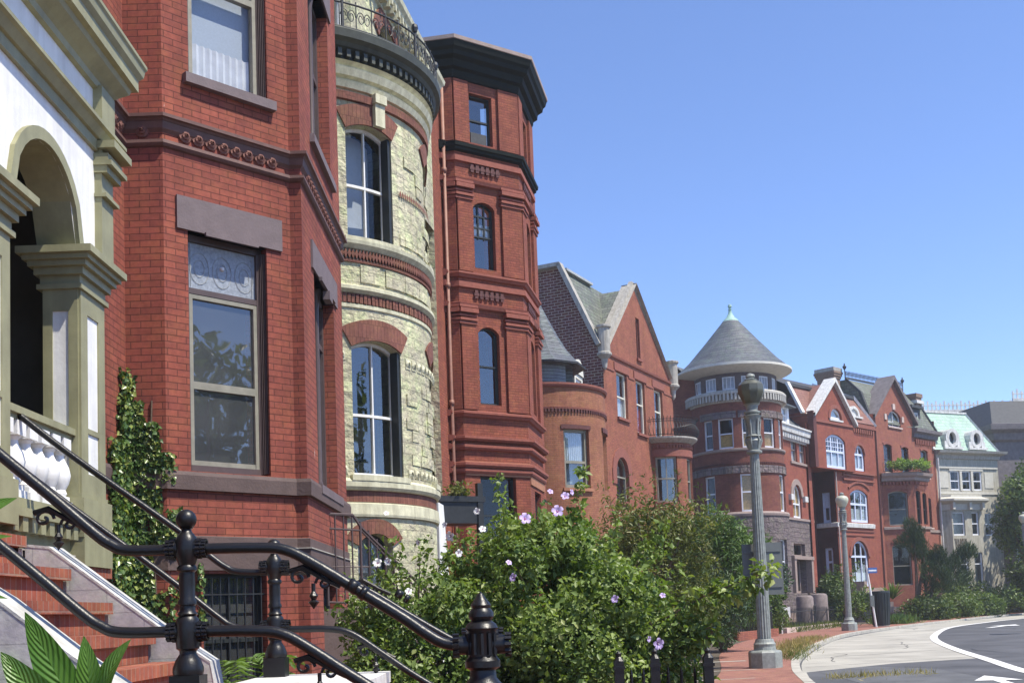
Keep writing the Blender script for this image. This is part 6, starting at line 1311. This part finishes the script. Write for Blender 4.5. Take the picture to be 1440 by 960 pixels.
# the big rose of sharon in front
t, cs = bush('flowering_shrub', 'large leafy green shrub with lilac flowers rising behind the iron railing', 'shrub', (.35, 12.6, -.05), (1.3, 1.0, 1.3), 46000, .072, 'leaf_hibiscus', 125, .27, .62, sprigs=16, r0=.035)
for u, z, y, sx in ((.13, 2.44, 11.55, 0), (.40, 2.72, 11.7, .2), (.55, 2.66, 11.62, .1), (.62, 2.72, 11.8, .4), (.46, 2.5, 11.5, 0), (-.05, 2.0, 11.45, 0), (.0, 1.85, 11.4, 0), (1.0, 1.6, 11.45, .2), (1.5, 1.62, 11.7, .3), (1.4, 1.15, 11.5, .1), (1.3, 1.2, 11.4, .2)):
    flower(t, (u, y - .12, z), (sx + random.uniform(-.9, .9), -1, .25 + random.uniform(-.5, .5)), random.choice((.058, .042, .03, .04)), 'petal_lilac')
bush('flowering_shrub', 'low leafy green foliage mass spilling over the small iron fence', 'shrub', (1.0, 12.15, -.1), (1.0, .6, .7), 13000, .07, 'leaf_hibiscus', 48, .24, .62)
t, cs = bush('flowering_shrub', 'white flowered green shrub left of the lilac one, before cream stone house', 'shrub', (-1.0, 12.2, -.05), (.85, .8, 1.0), 19000, .07, 'leaf_hibiscus', 62, .26, .6, sprigs=14)
for u, z, y in ((-1.28, 2.56, 11.7), (-1.25, 2.06, 11.5), (-1.36, 2.05, 11.52), (-.95, 2.25, 11.6), (-.62, 2.3, 11.6), (-.55, 2.12, 11.5), (-.35, 2.55, 11.7), (-1.05, 1.75, 11.4), (-.68, 2.42, 11.65), (-.3, 2.35, 11.55)):
    flower(t, (u, y - .12, z), (random.uniform(-.9, .9), -1, .3 + random.uniform(-.5, .5)), random.uniform(.026, .05), 'petal_white')
t = thing('leaning_branch', 'long arching green branch reaching right from the shrub toward the lamp post', 'branch', (1.5, 12.2, 0)); bp = [(1.0, 12.2, .9), (1.5, 12.0, 1.35), (2.0, 11.9, 1.62), (2.45, 11.8, 1.78), (2.62, 11.8, 1.82)]
g = MB(); g.tube(bp, [.018, .014, .01, .007, .004], 5); g.tube([(1.2, 12.2, .8), (1.7, 12, 1.2), (2.1, 11.9, 1.3)], [.014, .01, .004], 5); g.build('stem', 'bark', t)
cs = [Vector(bp[1]).lerp(Vector(bp[4]), i / 11) + Vector((0, 0, random.uniform(-.12, .1))) for i in range(12)] + [Vector((1.3 + .08 * i, 12, .9 + .04 * i)) for i in range(10)] + [Vector((1.35 + .09 * i, 11.95, 1.25 + random.uniform(-.15, .12))) for i in range(8)]
P, D, N, s, ti = clumps([tuple(c) for c in cs], [.13] * len(cs), 1500, .09, droop=.5); leafmesh('leaves', P, D, N, s, .6, 'leaf_hibiscus', t, np.clip(ti + .05, 0, 1))
# trees and shrubs beyond
bush('small_tree', 'olive brown feathery small tree behind the lilac shrub', 'tree', (3.3, 27.5, -.02), (1.75, 1.5, 2.05), 17000, .13, 'leaf_olive', 90, .42, .35, r0=.07, sprigs=22, base=.35)
bush('yew_shrub', 'bright green feathery evergreen left of the fluted lamp post', 'shrub', (6.75, 37.5, -.02), (1.6, 1.2, 2.35), 17000, .2, 'leaf_yew', 80, .42, .2, r0=.08)
bush('yew_shrub', 'dark low evergreen beside garden steps under the feathery tree', 'shrub', (5.2, 33.0, -.02), (1.35, 1.2, 1.35), 9000, .16, 'leaf_pine', 50, .4, .25, r0=.06)
bush('garden_shrub', 'green leafy shrub between lamp post and the white yard notice', 'shrub', (12.1, 55.5, 0), (.9, .9, 1.25), 4500, .17, 'leaf_hedge', 30, .4, .6)
bush('garden_shrub', 'small dark tree shrub on grey stone wall beside the street signs', 'shrub', (13.4, 60.0, 1.6), (1.1, .9, 1.1), 3500, .17, 'leaf_pine', 26, .4, .6)
bush('rose_bush', 'tall thin green bush before the white framed arched window', 'shrub', (19.8, 68.4, 0), (1.3, 1.0, 1.75), 6500, .17, 'leaf_hedge', 42, .42, .55, sprigs=8)
bush('garden_shrub', 'dark shrub crowding the brownstone stair block of the coral house', 'shrub', (18.9, 68.9, 0), (.8, .8, 1.3), 3200, .17, 'leaf_pine', 24, .36, .55)
def spikes(name, label, cat, loc, n, L, w, mat, spread=.9, group=None, curve=.3):
    t = thing(name, label, cat, loc, group); g = MB(); c = Vector(loc)
    for i in range(n):
        a = random.uniform(0, 6.283); e = random.uniform(.15, spread); d = Vector((math.cos(a) * e, math.sin(a) * e, 1)).normalized(); s_ = Vector((-math.sin(a), math.cos(a), 0)); l = L * random.uniform(.6, 1.1); ti = random.random()
        pts = [c + d * l * q - Vector((0, 0, 1)) * curve * l * q * q for q in (0, .35, .7, 1)]; ws = (w * .7, w, w * .7, .002)
        for k in range(3): g.poly([pts[k] - s_ * ws[k], pts[k] + s_ * ws[k], pts[k + 1] + s_ * ws[k + 1], pts[k + 1] - s_ * ws[k + 1]], [(ti, 0)] * 4)
    g.build('leaves', mat, t); return t
spikes('yucca', 'spiky yucca plant behind the litter bin against coral brick', 'plant', (24.0, 72.5, 1.5), 70, 1.6, .055, 'leaf_hedge', 1.3, curve=.25)
spikes('yucca', 'low spiky plant in the top of the litter bin area', 'plant', (21.6, 67.5, .6), 50, 1.2, .05, 'leaf_pine', 1.2)
for i, (x, y, lab) in enumerate(((10.4, 51.2, 'tall ornamental grass clump in the brick planter, left one'), (11.3, 53.2, 'tall ornamental grass clump nearest the lamp post base'))):
    spikes('ornamental_grass', lab, 'grass', (x, y, .2), 260, 1.7, .02, 'leaf_yew', .8, 'ornamental grass in the brick planter', .45)
# pine at house H
t = thing('pine_tree', 'dark green pine tree with a leaning trunk before the planted balcony house', 'tree', (27.6, 78.5, 0))
cs = []; ends = []
for p in ((27.9, 79, 6.2, .7), (27.4, 79, 5.4, .8), (28.3, 79, 5.3, .7), (28.0, 79, 4.5, .9), (29.4, 79, 3.6, 1.0), (30.6, 79.5, 3.5, .9), (31.3, 80, 4.2, .7), (31.8, 80, 4.5, .6), (28.7, 78.5, 3.3, .9), (30.0, 78.5, 2.6, 1.0), (28.9, 78.5, 2.4, .8), (31.4, 79.5, 2.7, .9), (29.7, 79, 4.3, .7), (28.9, 79.5, 4.4, .7)):
    for _ in range(5): cs.append((p[0] + random.uniform(-.6, .6) * p[3], p[1] + random.uniform(-.6, .6), p[2] + random.uniform(-.5, .5) * p[3]))
    ends.append(p[:3])
P, D, N, s, ti = clumps(cs, [.48] * len(cs), 14000, .34, up=.6); leafmesh('crown', P, unit(D * .5 + (P - P.mean(0)) * .1 + np.array([0, 0, .8])), N, s, .09, 'leaf_pine', t, ti)
branches(t, (27.7, 78.5, -.02), ends[::2], .16, lean=.6)
for i, (x, y, a, b, h, lab) in enumerate(((31.5, 83.5, 2.2, 1.4, .75, 'low clipped hedge under the pine, nearest the pavement'), (35.0, 87.5, 2.4, 1.5, .8, 'low broad hedge in front of the beige stucco house'), (38.6, 90.5, 2.6, 1.6, 1.0, 'rounded green bush at the end of the hedges'), (35.0, 91.5, 2.6, 1.6, 1.55, 'taller rounded hedge behind, below the beige bay windows'), (28.4, 78.6, 1.6, 1.2, .7, 'dark ground hugging shrub beside the coral house steps'), (42.5, 95.5, 2.4, 1.6, .8, 'farthest low hedge beside the dark mansion'))):
    bush('hedge', lab, 'hedge', (x, y, -.05), (a, b, h), 5200, .2, 'leaf_hedge', 44, .55, .6, 'hedges along the far gardens', r0=.03)
for x, y, z0, ax, az, n_, lab in ((41.2, 91, 2.6, 2.3, 4.3, 8000, 'dark leafy tree at the right edge shading the mansion porch'), (46.5, 99, 3, 3.4, 5.4, 9000, 'second tree behind, right of the dark mansion door'), (44.5, 96.5, .6, 2.4, 2.4, 5000, 'low dark tree beneath the taller trees at the right edge')):
    t, c_ = bush('broadleaf_tree', lab, 'tree', (x, y, z0), (ax, ax, az), n_, .32, 'leaf_hedge', 60, .85, .6, 'trees before the dark mansion', trunk=False); branches(t, (x, y, -.1), [c for c in c_[::6]], .22)
# ivy on the brick house
t = thing('wall_ivy', 'green ivy climbing the dark red brick beside the cream porch', 'ivy', (-4.1, 12.8, 1.0)); Pn = []; Nn = []
def ivy_patch(F, s0, s1, z0, z1, n_, off=.06):
    for _ in range(int(n_ * 2.1)):
        s_ = random.uniform(s0, s1); z_ = random.uniform(z0, z1); e = random.uniform(.01, off); Pn.append(F.pt(s_, e, z_)); Nn.append((F.N[0], F.N[1], .25))
for s0, s1, z0, z1, n_ in ((0, .2, 3.5, 4.1, 230), (.0, .1, 4.0, 4.42, 70), (.1, .38, 3.3, 3.85, 300), (.22, .46, 3.15, 3.5, 170), (.0, .22, 2.6, 3.5, 330), (.2, .4, 2.75, 3.1, 110), (.0, .3, 1.9, 2.6, 430), (.3, .46, 2.45, 2.75, 120), (.02, .3, 1.0, 1.9, 420), (.3, .44, 1.1, 1.9, 100)): ivy_patch(S1, s0, s1, z0, z1, n_)
for s0, s1, z0, z1, n_ in ((0, .1, 2.3, 2.8, 120), (0, .07, 3.15, 3.5, 40), (0, .16, 2.55, 2.85, 90), (.1, .18, 1.2, 2.1, 40), (.36, .43, 1.4, 2.25, 60), (0, .06, 1.2, 2.0, 40)): ivy_patch(A1, s0, s1, z0, z1, n_)
for s0, s1, z0, z1, n_ in ((3.35, 3.98, 2.7, 3.6, 560), (3.66, 3.92, 3.5, 4.15, 150), (3.74, 3.84, 4.1, 4.45, 40), (3.3, 4.0, 1.8, 2.7, 460), (3.5, 4.0, 1.0, 1.8, 300)): ivy_patch(MW, s0, s1, z0, z1, n_, .1)
Pn = np.array(Pn); Nn = np.array(Nn) + RNG.normal(size=Pn.shape) * .4; leafmesh('leaves', Pn, RNG.normal(size=Pn.shape) * .5 + np.array([0, -.1, -.9]), Nn, .06 * (.6 + .7 * RNG.random(len(Pn))), .95, 'leaf_ivy', t)
g = MB()
for s_ in (.05, .15, .3): g.tube([S1.pt(s_, .012, .0), S1.pt(s_ + .04, .012, 1.5), S1.pt(s_ - .03, .012, 3.2), S1.pt(s_, .012, 4.1)], .012, 5)
g.build('stem', 'bark', t)
# fern, canna, dry grass
t = thing('fern', 'light green fern in front of the barred basement window', 'fern', (-2.5, 10.2, .0)); Pf = []; Df = []; Nf = []
for k in range(16):
    a = 2 * math.pi * k / 16 + random.uniform(-.2, .2); h = random.uniform(.75, 1.05); ln = random.uniform(.4, .75)
    for i in range(22):
        q = i / 21; p = np.array([-2.5 + math.cos(a) * ln * q, 10.2 + math.sin(a) * ln * q, .35 + h * math.sin(q * 2.0) * .85]); tg = np.array([math.cos(a), math.sin(a), .3 - q]); sd = np.array([-math.sin(a), math.cos(a), 0])
        for sg in (-1, 1): Pf.append(p); Df.append(sd * sg + tg * .4); Nf.append([0, 0, 1])
Pf = np.array(Pf); leafmesh('fronds', Pf, np.array(Df), np.array(Nf) + RNG.normal(size=Pf.shape) * .2, np.full(len(Pf), .13), .22, 'leaf_fern', t)
g = MB(); g.tube([(-2.5, 10.2, -.02), (-2.5, 10.2, .4)], .03, 6); g.build('stem', 'bark', t)
def blade(g, base, tip, width, side, bend, nrm):
    base, tip = Vector(base), Vector(tip); d = tip - base; nrm = Vector(nrm); s_ = d.cross(nrm).normalized(); N_ = 12; rows = []
    for i in range(N_ + 1):
        q = i / N_; w_ = width * (math.sin(math.pi * min(1, q ** .75)) ** .8 if 0 < q < 1 else 0.02) ; c = base + d * q + nrm * bend * math.sin(q * math.pi) * d.length; fo = .22
        rows.append([c - s_ * w_ + nrm * w_ * fo, c - s_ * w_ * .5 + nrm * w_ * fo * .4, c, c + s_ * w_ * .5 + nrm * w_ * fo * .4, c + s_ * w_ + nrm * w_ * fo])
    t_ = random.random(); dq = .16
    for ri, (A_, B_) in enumerate(zip(rows, rows[1:])):
        q_ = lambda k: ri * dq - abs(k - 2) * .25
        for k in range(4): g.poly([A_[k], A_[k + 1], B_[k + 1], B_[k]], [(t_ * .7 + (.3 if k in (1, 2) else 0), yy) for yy in (q_(k), q_(k + 1), q_(k + 1) + dq, q_(k) + dq)])
t = thing('canna_plant', 'broad bright green canna leaves at the bottom left corner before the stoop', 'plant', (-1.75, 4.5, 0))
for bs, tp, w_, b_, nr in (((-1.70, 4.5, 1.10), (-1.90, 4.42, 1.575), .075, -.05, (.35, -.9, .15)), ((-1.71, 4.46, 1.08), (-1.985, 4.4, 1.425), .07, .08, (-.2, -.9, .3)), ((-1.68, 4.5, 1.10), (-1.665, 4.4, 1.475), .055, .1, (.5, -.85, .1)), ((-1.66, 4.5, 1.08), (-1.49, 4.42, 1.455), .06, .12, (-.3, -.75, .6)),
    ((-2.35, 4.5, 1.75), (-1.93, 4.42, 2.02), .075, .1, (-.1, -.8, .6)), ((-2.35, 4.5, 1.7), (-1.94, 4.4, 1.87), .05, .12, (-.2, -.6, .8)), ((-2.38, 4.5, 1.5), (-2.0, 4.4, 1.72), .05, -.1, (.2, -.9, .3)), ((-2.4, 4.5, 1.6), (-1.98, 4.45, 1.63), .045, .1, (0, -.5, .85))):
    g = MB(); blade(g, bs, tp, w_, 0, b_, nr); g.build('leaf', 'leaf_canna', t, True)
g = MB(); g.tube([(-1.69, 4.5, -.02), (-1.69, 4.5, 1.15)], [.03, .022], 8); g.tube([(-2.36, 4.5, -.02), (-2.36, 4.5, 1.78)], [.03, .02], 8); g.build('stem', 'leaf_canna', t)
def tufts(name, P0, P1, n_, wid, h, mat, kind='stuff'):
    m_ = n_; q = RNG.random(m_); P = np.stack([np.interp(q, np.linspace(0, 1, len(P0)), [p[0] for p in P0]), np.interp(q, np.linspace(0, 1, len(P0)), [p[1] for p in P0]), np.zeros(m_)], 1)
    cl = np.floor(q * 60) / 60; P[:, 0] += RNG.normal(size=m_) * wid; P[:, 1] += RNG.normal(size=m_) * wid
    D = RNG.normal(size=(m_, 3)) * .5 + np.array([0, 0, 1]); o = leafmesh(name, P, D, RNG.normal(size=(m_, 3)), h * (.4 + .8 * RNG.random(m_)), .08, mat, None); o['kind'] = kind; return o
tufts('dry_grass', [(7.6, 33.0), (9.0, 38.0), (10.7, 43.2), (12.6, 48.0)], None, 2600, .34, .2, 'leaf_dry')
tufts('verge_grass', [(7.0, 29.5), (8.2, 34.0), (10, 39.5)], None, 500, .25, .2, 'leaf_grass')
tufts('kerb_weeds', [(6.1, 22.2), (7.0, 22.5), (8.2, 22.7)], None, 300, .1, .16, 'leaf_dry')
tufts('garden_grass', [(13.2, 58.6), (16, 64), (19, 69)], None, 9000, .55, .45, 'leaf_grass')
tufts('garden_grass', [(22.6, 69.5), (24.2, 72)], None, 3000, .5, .6, 'leaf_yew')
t, c_ = bush('balcony_plants', 'bright green trailing plants along the balcony of the steep gabled house', 'plants', tuple(HB1.pt(1.6, .25, 9.1)), (1.9, .5, .3), 2600, .2, 'leaf_bright', 34, .3, .5, trunk=False, base=.6)
bush('potted_plant', 'yellowish flowering plant on top of the dark iron porch canopy', 'plant', (-1.3, 28.0, 4.4), (.34, .2, .14), 450, .1, 'leaf_olive', 12, .16, .6, r0=.015)
t = thing('park_wood', 'mass of trees in the park across the street', 'trees', (45, -10, 0), None, 'stuff')
cs = [(RNG.uniform(38, 75), RNG.uniform(-55, 40), RNG.uniform(1.5, 6.5)) for _ in range(90)] + [(RNG.uniform(8, 40), RNG.uniform(-75, -40), RNG.uniform(2, 7)) for _ in range(40)] + [(50 + RNG.normal() * 2.4, 0 + RNG.normal() * 2.4, RNG.uniform(5, 17)) for _ in range(16)]
P, D, N, s, ti = clumps(cs, [2.6] * len(cs), 26000, .8, shell=.3); leafmesh('crown', P, D, N, s, .7, 'leaf_hedge', t, ti)
g = MB()
for c in cs[::5]: g.tube([(c[0], c[1], -.2), c], [.3, .12], 6)
g.build('trunk', 'bark', t)
# ------------------------------------------------------------------ thin summer haze
m = bpy.data.materials.new('haze'); m.use_nodes = True; MAT['haze'] = m; m.node_tree.nodes.clear()
vo = m.node_tree.nodes.new('ShaderNodeVolumePrincipled'); vo.inputs['Color'].default_value = (.86, .92, 1, 1); vo.inputs['Density'].default_value = .0006; vo.inputs['Anisotropy'].default_value = .2
m.node_tree.links.new(vo.outputs[0], m.node_tree.nodes.new('ShaderNodeOutputMaterial').inputs['Volume'])
g = MB(); F = Flat(0, 0, 90); g.box(F, -120, 260, -240, 120, -1.5, 40, back=True); g.build('haze', 'haze')['kind'] = 'stuff'
